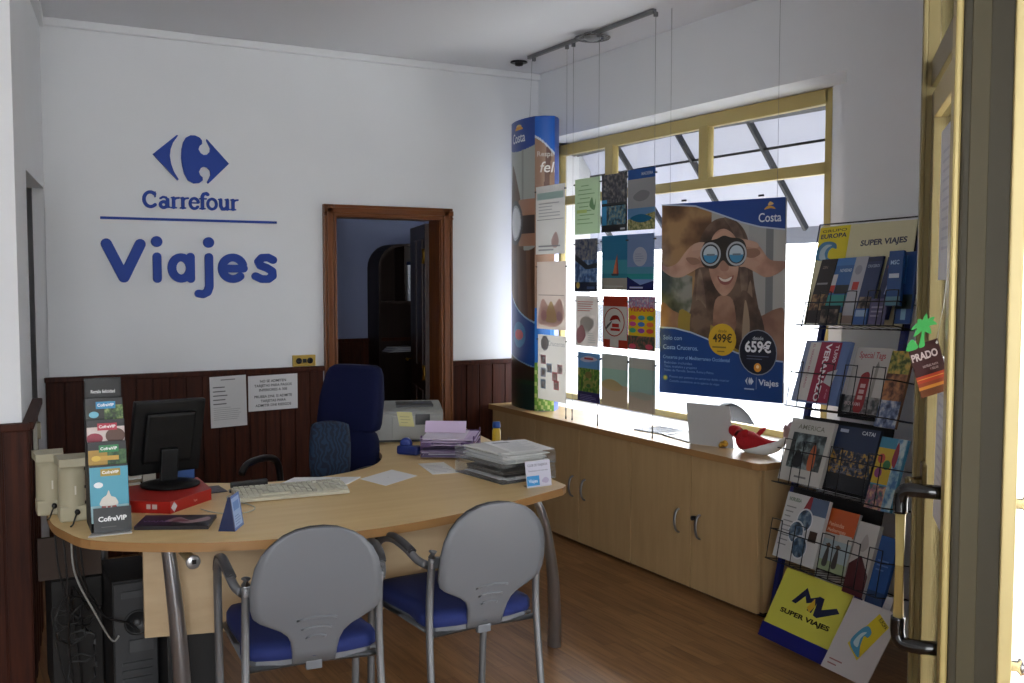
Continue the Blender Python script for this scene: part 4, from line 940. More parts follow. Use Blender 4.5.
# patterned cushion
def cushmat():
    m = bpy.data.materials.new('patterned_fabric'); m.use_nodes = True; nt = m.node_tree; b = nt.nodes['Principled BSDF']; b.inputs['Roughness'].default_value = .85
    tc = nt.nodes.new('ShaderNodeTexCoord'); wv = nt.nodes.new('ShaderNodeTexWave'); wv.inputs['Scale'].default_value = 16; wv.inputs['Distortion'].default_value = 14; wv.inputs['Detail'].default_value = 2
    r = nt.nodes.new('ShaderNodeValToRGB'); r.color_ramp.elements[0].color = lin('#101a30'); r.color_ramp.elements[1].color = lin('#17304a'); r.color_ramp.elements[0].position = .35; r.color_ramp.elements[1].position = .8
    nt.links.new(tc.outputs['Object'], wv.inputs[0]); nt.links.new(wv.outputs[0], r.inputs[0]); nt.links.new(r.outputs[0], b.inputs['Base Color']); return m
CU = cushmat(); c0 = Vector((1.565, 4.47, .785)); fx = Vector((.86, -.50, 0)).normalized(); fz = Vector((.05, .10, 1)).normalized(); fn_ = fx.cross(fz).normalized()
def cush(sg):
    def f(u, v):
        x, y = 2*u-1, 2*v-1; e = (1-x**4)*(1-y**4); s2 = 1-.06*(x*x*y*y)*2
        return c0+fx*(x*.098*s2)+fz*(y*.145*s2)+fn_*(sg*.045*max(0, e)**.5)
    return f
MB().grid(cush(1), 14, 14, CU).grid(cush(-1), 14, 14, CU).build('cushion', label='blue swirl-patterned cushion propped against the navy office chair', cat='cushion')

# ================================================================== ON THE DESK
Z0 = TOPZ
def rotz(a_): return Matrix.Rotation(a_, 3, 'Z')
# monitor, seen from behind
mo = thing('computer_monitor', (.77, 4.07, Z0+.045), 'black flat-screen monitor seen from behind at the left end of the desk', 'monitor')
mc = Vector((.768, 4.09, .972)); mx_ = Vector((.93, .22, -.02)).normalized(); mzv = Vector((.09, -.12, 1)).normalized(); my_ = mzv.cross(mx_).normalized(); RM = Matrix((mx_, my_, mzv)).transposed()
MATB = P('#050506', .45, spec=.25)
MB().box(mc, (.285, .030, .29), MATB, RM, .008).box(mc-my_*.020, (.20, .03, .20), MATB, RM, .012).build('screen_housing', mo)
MB().box(mc+my_*.0155, (.26, .002, .255), BLACKG, RM).build('screen', mo)
MB().bar((.765, 4.06, Z0+.05), (.77, 4.05, .93), .065, .03, MATB, (0, 1, 0), .006).build('neck', mo)
MB().lathe([(.001, 0), (.11, 0), (.112, .008), (.06, .02), (.001, .02)], (.77, 4.05, Z0+.045), MATB, 28).build('base', mo)
# red card box under it
rb = MB(); RB = P('#a01c14', .45, name='red_card')
rb.prism([(.575, 4.10, Z0), (.585, 3.84, Z0), (.71, 3.745, Z0), (.895, 3.915, Z0), (.90, 4.17, Z0)], (0, 0, .043), RB)
rbo = rb.build('flat_box', label='flat red cardboard box lying on the desk under the monitor base', cat='box')
e0 = Vector((.71, 3.744, Z0)); e1 = Vector((.895, 3.914, Z0)); ar = Art(e0, (e1-e0), (0, 0, .043), '#a01c14', .0006)
ar.poly([(.02, .5), (.09, .95), (.16, .5), (.09, .05)], '#c4c4c8'); ar.text('Viajes', .55, .35, .014, '#d8b0a8', .01, 'l', .09)
e0b = Vector((.585, 3.839, Z0)); ar.build('box_print', rbo)
ar = Art(e0b, Vector((.71, 3.744, Z0))-e0b, (0, 0, .043), '#a01c14', .0006); ar.rect(.42, .35, .52, .75, '#c9b4b0'); ar.rect(.56, .35, .68, .75, '#c9b4b0'); ar.build('box_print', rbo)
# small items behind
MB().bx(.80, .88, 4.13, 4.19, Z0+.044, Z0+.125, P('#15407a', .4), .003).bx(.80, .88, 4.128, 4.13, Z0+.10, Z0+.122, P('#d08a2a', .4)).build('small_carton', label='small blue carton with an orange band behind the monitor', cat='carton')
MB().bx(.685, .735, 4.15, 4.19, Z0+.044, Z0+.13, P('#c9c2b4', .6), .002).bx(.685, .735, 4.148, 4.15, Z0+.10, Z0+.128, P('#d0803a', .4)).build('small_carton', label='small white carton with an orange top behind the monitor neck', cat='carton')
st_ = MB()
for i in range(6): st_.box((.625, 4.16+.004*i, Z0+.05+.010*i), (.09, .10, .008), P(('#c4c0b8', '#8a7a60', '#d8d6d0')[i % 3], .7), rotz(.08*i))
st_.build('card_stack', label='small stack of cards and slips left of the monitor neck', cat='cards')
# magazine, small card
def flat(name, corners, base, th, label, cat, fn=None, z=Z0):
    c = [Vector((x, y, z+.0004)) for x, y in corners]; X = c[1]-c[0]; Y = c[3]-c[0]; ar = Art(c[0]+Vector((0, 0, th)), X, Y, base, th)
    if fn: fn(ar)
    return ar.build(name, label=label, cat=cat)
def magfn(a):
    a.rect(0, 0, .5, 1, '#2a1238'); a.rect(.45, .2, 1, .9, '#1a1420'); a.curve([(.35, .4), (.5, .8), (.7, .5), (.9, .8), (.95, .5), (.7, .25), (.5, .4)], '#a88a90'); a.curve([(.45, .4), (.55, .6), (.7, .4)], '#7a3a4a'); a.rect(.02, .02, .98, .12, '#15181c'); a.text('VIAJAR', .05, .35, .03, '#8a6aa0', .02)
flat('magazine', [(.555, 3.555), (.775, 3.445), (.845, 3.60), (.62, 3.71)], '#17131c', .012, 'dark purple magazine on the desk in front of the red box', 'magazine', magfn)
flat('leaflet', [(.905, 4.02), (.985, 4.03), (.99, 4.15), (.90, 4.15)], '#2a2030', .003, 'small dark leaflet on the desk behind the blue tent calendar', 'leaflet', lambda a: (a.lines(.1, .9, .3, .9, 3, '#6a5a70', .3)))
# keyboard
kb = thing('keyboard', (1.18, 3.84, Z0), 'cream computer keyboard on the desk behind the left visitor chair', 'keyboard')
KC = Vector((1.185, 3.845, Z0)); KR = rotz(-.09); KB_ = P('#c9c4b0', .5)
def K_(x, y, z): return KC+KR @ Vector((x, y, z))
MB().prism([K_(-.215, -.075, .003), K_(-.215, .075, .003), K_(-.215, .075, .032), K_(-.215, -.06, .018), K_(-.215, -.075, .014)], K_(.43, 0, 0)-KC, KB_).build('case', kb)
rows_ = [(-.055, 14), (-.036, 14), (-.017, 15), (.002, 15), (.021, 15), (.052, 14)]
mb = MB()
for i, (y, n) in enumerate(rows_):
    z = .0185+.014*(y+.06)/.13
    for j in range(21):
        x = -.203+j*.0203
        if j in (15, ) and i != 5: continue
        if i == 0 and 4 <= j <= 9:
            if j == 6: mb.box(K_(x+.01, y, z+.004), (.11, .015, .008), KB_, KR, .002)
            continue
        mb.box(K_(x, y, z+.004), (.0168, .0155, .009), P('#b9b6a6' if (i+j) % 7 else '#a09e92', .5), KR)
mb.build('keys', kb, kind='stuff')
MB().tube(smoothpts([K_(-.2, .07, .01), K_(-.24, .02, .004), (1.0, 3.70, Z0+.004), (.95, 3.62, Z0+.003), (.86, 3.66, Z0+.003), (.82, 3.76, Z0+.003)], 6), .0022, P('#b9b6a6', .5), 6).build('cord', kb)
st2 = thing('stapler', (1.06, 4.0, Z0), 'black stapler lying behind the left end of the keyboard', 'stapler')
SR = rotz(-.12); SC = Vector((1.06, 4.0, Z0))
MB().box(SC+Vector((0, 0, .005)), (.15, .032, .010), BLACK, SR, .003).build('base', st2)
MB().box(SC+SR @ Vector((.003, 0, .030)), (.145, .028, .024), P('#121214', .5), SR @ Matrix.Rotation(-.05, 3, 'Y'), .006).build('arm', st2)
# tent calendar
tc_ = thing('tent_calendar', (.86, 3.46, Z0), 'small blue tent-shaped card standing open near the front edge of the desk', 'card')
F0, F1, AP, B1, AB = Vector((.798, 3.402, Z0)), Vector((.846, 3.370, Z0)), Vector((.838, 3.43, Z0+.105)), Vector((.900, 3.46, Z0)), Vector((.878, 3.50, Z0+.105))
MB().prism([F0, F1, AP+Vector((.008, .0, 0)), AP], (.002, .003, 0), P('#0f1c44', .4)).build('front_leaf', tc_)
ar = Art(F1, B1-F1, (AP+Vector((.006, .0, 0)))-F1, '#3a5a9a', .0015); ar.rect(.1, .08, .9, .92, '#8aa4cc'); ar.rect(.2, .55, .8, .8, '#4a76b4'); ar.lines(.2, .8, .15, .45, 4, '#5a74a8', .35); ar.build('side_leaf', tc_)
# loose papers
flat('paper_sheet', [(1.20, 4.055), (1.45, 3.93), (1.505, 4.04), (1.30, 4.165)], '#f0f0f1', .004, 'white paper pad lying on the desk behind the keyboard', 'paper', lambda a: a.lines(.3, .6, .5, .56, 1, '#a9a9b0', .3))
flat('paper_sheet', [(1.535, 4.01), (1.575, 3.825), (1.815, 4.005), (1.735, 4.14)], '#f0f0f1', .001, 'white sheet lying at an angle in the middle of the desk', 'paper', lambda a: a.rect(.47, .47, .5, .5, '#b4b4ba'))
flat('paper_sheet', [(1.845, 3.95), (1.965, 3.93), (2.055, 4.15), (1.895, 4.215)], '#ecece6', .001, 'lined cream note sheet on the desk between the two letter trays', 'paper', lambda a: a.lines(.12, .9, .15, .85, 6, '#9a9a9e', .2))
# printer
pr = thing('printer', (2.20, 5.02, Z0), 'grey laser printer with a yellow note on its front, on the desk return', 'printer')
pA, pB = Vector((1.95, 4.88, Z0)), Vector((2.28, 4.75, Z0)); px_ = (pB-pA).normalized(); py_ = Vector((-px_.y, px_.x, 0)); PRN = P('#9a9c98', .5, name='printer_plastic'); PRD = P('#85878a', .5)
RP = Matrix((px_, py_, Vector((0, 0, 1)))).transposed()
def pp_(x, y, z): return pA+px_*x+py_*y+Vector((0, 0, z))
W_ = (pB-pA).length; mb = MB()
mb.prism([pp_(0, 0, .012), pp_(0, 0, .150), pp_(0, .02, .160), pp_(0, .20, .175), pp_(0, .36, .175), pp_(0, .36, .012)], px_*W_, PRN)
mb.build('body', pr)
MB().box(pp_(W_/2, .18, .006), (W_-.02, .34, .012), P('#3a3b3d', .6), RP).build('foot', pr)
MB().box(pp_(W_*.62, -.003, .075), (W_*.72, .006, .12), P('#a3a5a0', .5), RP, .002).build('front_cover', pr)
MB().box(pp_(W_*.60, .20, .1735), (W_*.55, .17, .012), P('#2c2d2f', .5), RP).build('output_slot', pr)
ctl = MB().box(pp_(W_*.70, -.008, .118), (.075, .006, .055), P('#3c3e40', .4), RP, .003); ctl.build('control_panel', pr)
MB().box(pp_(W_*.93, -.008, .088), (.022, .006, .016), BLACK, RP).build('power_switch', pr)
n0 = pp_(W_*.36, -.012, .085); ar = Art(n0, px_*.078+Vector((0, 0, -.004)), Vector((0, 0, .075))-px_*.014-py_*-.004, '#c9c27a', .0006); ar.lines(.15, .85, .25, .85, 3, '#9a9460', .2); ar.build('sticky_note', label='yellow sticky note on the front of the grey printer', cat='note')
# blue tape dispenser
td = thing('tape_dispenser', (1.97, 4.48, Z0), 'dark blue tape dispenser on the desk between the printer and the purple trays', 'dispenser')
mb = MB().box((1.965, 4.47, Z0+.022), (.115, .055, .044), P('#15286a', .4), rotz(-.9), .012); mb.build('body', td)
MB().lathe([(.012, -.012), (.028, -.012), (.028, .012), (.012, .012)], (1.955, 4.485, Z0+.052), P('#2a3f8a', .35), 20, (.6, .8, 0)).build('tape_roll', td)
# trays -------------------------------------------------------------------------
def tray(t, o, ax, ay, w_, d_, h, z, m):
    o = Vector(o); ax = Vector(ax).normalized(); ay = Vector(ay).normalized(); R = Matrix((ax, ay, Vector((0, 0, 1)))).transposed()
    def Q(x, y, zz): return o+ax*x+ay*y+Vector((0, 0, zz+z))
    mb = MB(); T_ = .0035
    mb.box(Q(w_/2, d_/2, T_/2)+Vector((0, 0, 0)), (w_, d_, T_), m, R); mb.box(Q(0, d_/2, h/2), (T_, d_, h), m, R); mb.box(Q(w_, d_/2, h/2), (T_, d_, h), m, R); mb.box(Q(w_/2, d_, h/2), (w_, T_, h), m, R)
    mb.box(Q(w_*.12, 0, h*.3), (w_*.24, T_, h*.6), m, R).box(Q(w_*.88, 0, h*.3), (w_*.24, T_, h*.6), m, R)
    for x in (.0, w_): 
        for y in (.02, d_-.02): mb.box(Q(x, y, h+.006), (.006, .02, .014), m, R)
    return mb.build('tray', t), Q, R
def stack(t_label, cat, name, Q, R, w_, d_, z, n, cols, seed, jit=.012):
    r = random.Random(seed); mb = MB(); zz = z
    for i in range(n):
        th = r.uniform(.0015, .004)
        mb.box(Q(w_/2+r.uniform(-jit, jit), d_/2+r.uniform(-jit, jit), zz+th/2), (min(w_-.012, .205), min(d_-.012, .285), th*.8), P(cols[i % len(cols)], .7), R @ rotz(r.uniform(-.05, .05))); zz += th
    return mb.build(name, label=t_label, cat=cat), zz
PUR = acrylic_mat('purple_acrylic', (.58, .44, .70), .2)
lt = thing('letter_tray', (2.10, 4.40, Z0), 'stack of translucent purple letter trays on the desk in front of the printer', 'letter tray')
o_ = (1.975, 4.36, Z0); axp = Vector((.83, -.55, 0)); ayp = Vector((.55, .83, 0))
_, Q, R = tray(lt, o_, axp, ayp, .25, .33, .038, .002, PUR); _, Q2, _ = tray(lt, o_, axp, ayp, .25, .33, .038, .050, PUR)
def QQ(z): return lambda x, y, zz: Vector(o_)+axp.normalized()*x+ayp.normalized()*y+Vector((0, 0, zz))
stack('white and lilac paper pile sticking out of the lower purple tray', 'papers', 'paper_pile', lambda x, y, zz: QQ(0)(x, y-.05, zz), R, .25, .33, .008, 10, ['#d6d4dc', '#8a7a9c', '#cfcbd6', '#5a4a70'], 3, .02)
stack('lilac paper pile lying in the upper purple tray', 'papers', 'paper_pile', QQ(0), R, .25, .33, .056, 12, ['#c9b4d4', '#d4c0dc', '#e4dce8'], 5, .03)
en = MB().box(QQ(0)(.10, .14, .128), (.20, .003, .060), P('#cdb9d6', .7), R @ Matrix.Rotation(-.5, 3, 'X')); en.build('envelope', label='lilac envelope standing upright in the upper purple tray', cat='envelope')
# clear trays
lt2 = thing('letter_tray', (2.2, 3.85, Z0), 'stack of clear acrylic letter trays full of papers at the right desk corner', 'letter tray')
o2 = (1.995, 3.60, Z0); ax2 = Vector((.93, .37, 0)); ay2 = Vector((-.10, .995, 0)).normalized(); ax2 = Vector((ay2.y, -ay2.x, 0))
def Q3(x, y, zz): return Vector(o2)+ax2*x+ay2*y+Vector((0, 0, zz))
for z in (.002, .068): _, _, R3 = tray(lt2, o2, ax2, ay2, .275, .36, .05, z, ACRYL)
stack('thin pile of white papers in the bottom clear tray', 'papers', 'paper_pile', Q3, R3, .275, .36, .008, 4, ['#e8e8ea', '#efeff0'], 8)
stack('dark and coloured folder pile in the middle of the clear trays', 'papers', 'paper_pile', Q3, R3, .275, .36, .022, 8, ['#3a3430', '#6a6460', '#2c2a2c'], 9, .006)
_, zt = stack('thick pile of white and grey papers in the top clear tray', 'papers', 'paper_pile', Q3, R3, .275, .36, .074, 18, ['#f2f2f0', '#d8d8d6', '#f4f4f2', '#eaeae6'], 11, .024)
ar = Art(Q3(.07, .03, .125), ax2*.20+ay2*-.03, ay2*.285+ax2*.05, '#f2f2f0', .001); ar.lines(.1, .9, .1, .9, 12, '#a9a9ac', .25, 3); ar.rect(.1, .8, .5, .9, '#9a9a9e'); ar.build('printed_sheet', label='printed sheet lying askew on top of the clear tray papers', cat='paper')
# business card holder
cdh = thing('card_holder', (2.12, 3.50, Z0), 'white and blue card standing at the right corner of the desk', 'card')
c0_ = Vector((2.055, 3.50, Z0)); c1_ = Vector((2.175, 3.505, Z0)); ar = Art(c0_, (c1_-c0_), (-.004, .012, .105), '#c9c9d8', .002)
ar.rect(.02, .06, .52, .44, '#3f93d0'); ar.text('Viajes', .08, .18, .020, '#d8e8f4', .02, 'l', .36); ar.text('CLUB DE VIAJEROS', .08, .80, .014, '#5a5a6a', .01, 'l', .80); ar.text('Financiacion sin intereses', .1, .60, .010, '#6a6a7a', 0, 'l', .78); ar.curve([(.6, .2), (.75, .35), (.9, .25), (.8, .12)], '#b0a8c4'); ar.build('card', cdh)
MB().bx(2.06, 2.17, 3.502, 3.54, Z0, Z0+.004, ACRYL).build('foot', cdh)
# glue stick
gl = thing('glue_bottle', (2.46, 4.50, Z0), 'small yellow glue bottle with a blue cap behind the clear trays', 'bottle')
MB().lathe([(.001, 0), (.020, 0), (.022, .01), (.022, .075), (.014, .09), (.001, .09)], (2.46, 4.50, Z0), P('#c4a41e', .4), 20).build('body', gl)
MB().lathe([(.001, 0), (.019, 0), (.021, .004), (.019, .03), (.001, .032)], (2.46, 4.50, Z0+.09), P('#1d4a94', .4), 20).build('cap', gl)
# gift box display ---------------------------------------------------------------
ds = thing('display_stand', (.49, 3.64, Z0), 'black stepped cardboard display stand at the left front of the desk', 'display stand')
gx = Vector((1, -.04, 0)).normalized(); gy = Vector((.04, 1, 0)).normalized(); RG = Matrix((gx, gy, Vector((0, 0, 1)))).transposed(); g0 = Vector((.485, 3.565, Z0))
def Gp(x, y, z): return g0+gx*x+gy*y+Vector((0, 0, z))
CARD = P('#101416', .55)
MB().box(Gp(0, .175, .26), (.118, .006, .485), CARD, RG).build('back_board', ds)
MB().box(Gp(0, .09, .004), (.12, .19, .006), CARD, RG).build('base', ds)
for s_ in (-1, 1): MB().prism([Gp(.060*s_, 0, .005), Gp(.060*s_, .175, .005), Gp(.060*s_, .175, .43), Gp(.060*s_, .05, .20)], gx*.002*s_, CARD).build('side_wall', ds)
MB().prism([Gp(-.075, -.045, 0), Gp(.06, -.045, 0), Gp(.06, .0, 0), Gp(-.06, .0, 0)], (0, 0, .004), P('#a9a9a9', .5)).build('front_lip', ds)
ar = Art(Gp(-.055, -.018, .006), gx*.118, Vector((0, 0, .080))+gy*.012, '#15191b', .002); ar.text('CofreVIP', .5, .45, .022, '#e2e2e2', .03, 'c', .75); ar.lines(.2, .8, .2, .3, 1, '#4a4a4a', .3); ar.build('front_pocket', ds)
ar = Art(Gp(-.054, .170, .415), gx*.108, Vector((0, 0, .085)), '#0c0d0e', .001); ar.text('Regala felicidad', .5, .42, .016, '#c9c9c9', .02, 'c', .72); ar.build('header', ds)
def gift(z0, h, y, lab, c, fn, label):
    ar = Art(Gp(-.060, y, z0), gx*.120, Vector((0, 0, h))+gy*.02*h/.19, '#1a1c1e', .022)
    fn(ar)
    v0 = 1-.018/h
    ar.rect(.28, v0-.018/h, .80, v0+.006/h, c); ar.text('CofreVIP', .54, v0-.010/h, .0135, '#e8e8e8', .03, 'c', .44)
    ar.build('gift_box', label=label, cat='gift box')
gift(.03, .190, .020, '', '#a08a3a', lambda a: (a.rect(0, 0, 1, .97, '#4a9ab0'), a.rect(0, 0, 1, .30, '#9ac0c8'), a.ell(.22, .66, .12, '#dfe3e4', .05), a.curve([(.3, .3), (.34, .08), (.62, .08), (.66, .3)], '#a8504a'), a.rect(.40, .1, .44, .3, '#d8d8d4'), a.rect(.52, .1, .56, .3, '#d8d8d4'), a.curve([(.26, .3), (.30, .42), (.42, .48), (.48, .56), (.54, .46), (.66, .42), (.70, .3)], '#d4cfc4')), 'teal gift box with a cupcake picture, lowest in the black display stand')
gift(.110, .185, .055, '', '#1f7a44', lambda a: (a.rect(0, 0, .55, .85, '#a8842f'), a.rect(.5, 0, 1, .85, photo('#1a3a1c', '#2f5a2c', '#4a6a3a', 60)), a.rect(.1, .66, .8, .74, '#c49a3a'), a.ell(.2, .70, .12, '#d4b040', .05)), 'gift box with a green label, second from the bottom in the display stand')
gift(.180, .185, .090, '', '#b0203c', lambda a: (a.rect(0, 0, 1, .87, '#c9b9b4'), a.ell(.2, .66, .22, '#8a1c34', .10), a.ell(.75, .70, .26, '#5a3a2c', .14), a.rect(.3, .0, .6, .3, '#9a8a80')), 'gift box with a crimson label, third from the bottom in the display stand')
gift(.250, .185, .125, '', '#2a86b4', lambda a: (a.rect(0, 0, 1, .87, '#1c2016'), a.rect(.5, .3, 1, .87, photo('#1c3014', '#4a6a2a', '#8a9a5a', 60)), a.ell(.22, .70, .13, '#6ab0c4', .06)), 'gift box with a sky blue label, topmost in the display stand')
# telephones bases / speakers
def speaker(x, y, label):
    t = thing('desk_speaker', (x, y, Z0), label, 'speaker', 'cream desk speakers'); C_ = P('#a9a288', .55, name='cream_plastic')
    M0 = Vector((x, y, Z0))
    mb = MB(); N = 20; prof = [(.0, .044), (.02, .047), (.06, .045), (.16, .044), (.195, .045)]
    vs = []
    for z, r_ in prof:
        for i in range(N):
            a_ = 2*PI*i/N; vs.append(M0+Vector((r_*math.cos(a_), r_*1.0*math.sin(a_), z)))
    fs = [(i*N+j, i*N+(j+1) % N, (i+1)*N+(j+1) % N, (i+1)*N+j) for i in range(len(prof)-1) for j in range(N)]+[tuple(range(N))[::-1], tuple(range((len(prof)-1)*N, len(prof)*N))]
    mb.add(vs, fs, C_, True).build('body', t)
    MB().prism([M0+Vector((-.045, -.055, .195)), M0+Vector((.045, -.055, .195)), M0+Vector((.055, .07, .195)), M0+Vector((-.05, .07, .195))], (0, .006, .026), C_).build('sloped_cap', t)
    MB().bx(x-.045, x+.045, y-.045, y+.045, Z0, Z0+.055, C_, .008).build('foot_block', t)
    MB().lathe([(.001, 0), (.009, 0), (.009, .016), (.001, .016)], (x+.01, y-.045, Z0+.035), BLACK, 12, (0, -1, 0)).build('plug', t)
    MB().bx(x+.004, x+.009, y-.046, y-.042, Z0+.095, Z0+.125, P('#d0cdbf', .4)).build('slot', t)
    for dz in (.06, .115, .18): MB().ball((x+.042, y-.018, Z0+dz), .006, BLACK).build('rubber_stud', t)
    MB().tube(smoothpts([(x+.01, y-.055, Z0+.035), (x+.0, y-.075, Z0+.02), (x-.005, y-.085, Z0-.01) if False else (x-.01, y-.10, Z0+.004), (x-.02, y-.13, Z0+.004)], 5), .003, BLACK, 8).build('cord', t)
    return t
speaker(.395, 3.83, 'cream rounded desk speaker beside the black display stand, front one of two')
speaker(.335, 3.975, 'cream rounded desk speaker nearest the left wall panelling, rear one of two')
ad = thing('wall_adapter', (.34, 4.62, .88), 'cream plug adapter on the left wall panelling above the desk', 'adapter')
MB().box((.348, 4.63, .955), (.03, .05, .07), P('#a9a288', .5), None, .006).build('body', ad)
MB().box((.345, 4.63, .885), (.014, .022, .075), P('#b4ae98', .5), None, .004).build('plug', ad)
MB().bx(.325, .340, 4.50, 4.53, .86, 1.0, P('#a9a69a', .5), .003).build('cable_duct', label='narrow cream cable duct on the left wall beside the adapter', cat='cable duct')

# ================================================================== UNDER THE DESK
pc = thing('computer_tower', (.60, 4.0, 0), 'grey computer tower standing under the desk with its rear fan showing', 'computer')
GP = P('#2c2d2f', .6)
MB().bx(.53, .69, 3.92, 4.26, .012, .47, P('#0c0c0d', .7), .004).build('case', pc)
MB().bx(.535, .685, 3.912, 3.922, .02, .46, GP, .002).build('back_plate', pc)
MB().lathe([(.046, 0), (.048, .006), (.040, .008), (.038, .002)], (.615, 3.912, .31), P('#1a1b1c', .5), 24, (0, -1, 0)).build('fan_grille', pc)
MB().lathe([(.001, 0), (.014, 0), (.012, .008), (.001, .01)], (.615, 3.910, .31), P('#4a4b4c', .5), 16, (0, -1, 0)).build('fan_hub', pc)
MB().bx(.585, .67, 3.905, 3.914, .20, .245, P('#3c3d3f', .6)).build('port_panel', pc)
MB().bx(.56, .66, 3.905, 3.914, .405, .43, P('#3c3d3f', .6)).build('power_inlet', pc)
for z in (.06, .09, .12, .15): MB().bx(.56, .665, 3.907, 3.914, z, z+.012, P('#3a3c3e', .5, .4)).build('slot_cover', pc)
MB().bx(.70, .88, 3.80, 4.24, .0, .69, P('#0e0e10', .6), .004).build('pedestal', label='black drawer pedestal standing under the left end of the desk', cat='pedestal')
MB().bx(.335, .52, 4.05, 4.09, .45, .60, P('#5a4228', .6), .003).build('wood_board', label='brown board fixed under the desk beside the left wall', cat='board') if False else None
MB().bx(.345, .525, 4.14, 4.40, 0, .44, P('#100d0b', .7), .006).build('dark_filler_box', label='dark filler box added to darken the floor space under the left end of the desk', cat='carton')  # filler box added only to darken the gap behind the cables
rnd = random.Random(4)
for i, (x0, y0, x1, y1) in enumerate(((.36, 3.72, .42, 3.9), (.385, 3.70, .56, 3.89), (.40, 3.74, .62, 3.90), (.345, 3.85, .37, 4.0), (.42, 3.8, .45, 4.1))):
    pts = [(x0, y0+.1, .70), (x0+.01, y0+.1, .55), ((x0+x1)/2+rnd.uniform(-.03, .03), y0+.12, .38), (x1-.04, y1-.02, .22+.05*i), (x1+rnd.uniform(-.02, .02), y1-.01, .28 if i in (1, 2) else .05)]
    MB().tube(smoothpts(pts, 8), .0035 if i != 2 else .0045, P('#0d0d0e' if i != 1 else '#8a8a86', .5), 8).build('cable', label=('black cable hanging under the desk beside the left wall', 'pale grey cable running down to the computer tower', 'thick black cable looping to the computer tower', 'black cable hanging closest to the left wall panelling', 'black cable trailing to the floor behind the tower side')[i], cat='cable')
tgl = MB()
for i in range(7):
    cx_, cy_, cz_ = .42+rnd.uniform(-.04, .04), 3.95+rnd.uniform(-.05, .05), .25+rnd.uniform(-.14, .16)
    tgl.tube([(cx_+.05*math.cos(t*.7)+.01*math.sin(t*1.9+i), cy_+.03*math.sin(t*.7+i), cz_+.05*math.sin(t*.7)) for t in range(10)], .004, P('#1a1a1b', .5), 7)
tgl.build('cable_tangle', label='dark tangle of cables hanging under the desk left of the tower', cat='cables', kind='stuff')

# ================================================================== BROCHURE RACK
RO = Vector((3.22, 3.41, 0)); RU = Vector((-.134, -.991, 0)).normalized(); RV = Vector((.193, .005, .981)).normalized(); RN = RU.cross(RV).normalized(); RV = (RV-RU*RU.dot(RV)).normalized(); RU = RU+RV*.031
RR = Matrix((RU.normalized(), RV, RN)).transposed()
def rp(s_, v_, w_=0.): return RO+RU*s_+RV*v_+RN*w_
NAVY = P('#101c5c', .35, name='navy_enamel'); BW = P('#15151a', .35, .4, 'black_wire')
rk = thing('brochure_rack', (3.12, 3.15, 0), 'leaning navy and black wire brochure rack standing at the near end of the cabinets', 'rack')
for s_ in (.075, .585):
    MB().bar(rp(s_, .0, -.012), rp(s_, 1.84, -.012), .030, .018, NAVY, RN).build('post', rk)
MB().tube([rp(.075, .02, -.01), rp(.585, .02, -.01)], .012, NAVY).build('foot_bar', rk)

MB().prism([rp(-.05, 1.40, -.002), rp(.575, 1.395, -.002), rp(.56, 1.845, -.002), rp(-.045, 1.862, -.002)], -RN*.004, P('#cfc9a4', .5, name='cream_board')).build('header_board', rk)
hd = Art(rp(-.045, 1.70, 0), RU*.205, RV*.155, '#d9c81e', .001)
hd.text('GRUPO', .5, .84, .018, '#3a3a1a', .01, 'c', .8); hd.text('EUROPA', .5, .66, .028, '#1c2a4a', .03, 'c', .85)
hd.curve([(.05, .02), (.0, .3), (.15, .52), (.38, .56), (.62, .48), (.66, .32), (.52, .36), (.42, .26), (.42, .08), (.55, 0)], '#4a7fa4', 5); hd.curve([(.15, .05), (.14, .3), (.3, .46), (.5, .44), (.36, .36), (.3, .2), (.36, .02)], '#a9bcc4', 4)
hd.build('header_print', rk)
ht_ = Art(rp(.165, 1.70, 0), RU*.395, RV*.14, '#cfc9a4', .001); ht_.text('SUPER VIAJES', .55, .38, .034, '#2a2c4a', .035, 'c', .70); ht_.build('header_print', rk)
MB().tube([rp(-.055, 1.39, .002), rp(-.05, 1.87, .002), rp(.57, 1.855, .002), rp(.585, 1.38, .002)], .004, BW, 6, smooth=False).build('header_frame', rk)
def basket(v0, s0, s1, w_, cols, h=.10):
    b = MB()
    for v_ in (v0, v0+h): b.tube([rp(s0, v_, 0), rp(s0, v_, w_), rp(s1, v_, w_), rp(s1, v_, 0)], .0028, BW, 6, smooth=False)
    n_ = int((s1-s0)/.055)
    for i in range(n_+1):
        s_ = s0+(s1-s0)*i/n_; b.tube([rp(s_, v0, 0), rp(s_, v0, w_)], .0018, BW, 5)
    for c_ in cols:
        b.tube(smoothpts([rp(c_-.035, v0, w_), rp(c_-.035, v0+h+.03, w_+.002), rp(c_-.028, v0+h+.045, w_+.002), rp(c_+.028, v0+h+.045, w_+.002), rp(c_+.035, v0+h+.03, w_+.002), rp(c_+.035, v0, w_)], 3), .0022, BW, 6)
    b.tube([rp(s0, v0, 0), rp(s1, v0, 0)], .004, BW, 6)
    return b.build('wire_basket', rk)
basket(1.385, .03, .64, .10, (.06, .20, .36, .50, .60))
basket(1.015, .11, .74, .15, (.16, .36, .50, .66), .15)
basket(.675, .12, .80, .15, (.20, .33, .50, .72), .15)
basket(.345, .18, .86, .16, (.22, .38, .55, .70, .82), .13)
def broch(s0, s1, v0, v1, w_, base, th, label, fn, tilt=0., lean=0., name='brochure', cat='brochure', dv=0.):
    o = rp(s0, v0, w_); X = RU*(s1-s0)+RV*dv; Y = RV*(v1-v0)+RU*tilt-RN*lean
    ar = Art(o, X, Y, base, th, rough=.35); fn(ar); return ar.build(name, label=label, cat=cat)
ph1 = photo('#1c1a1c', '#4a3f3a', '#8a7a6a', 30)
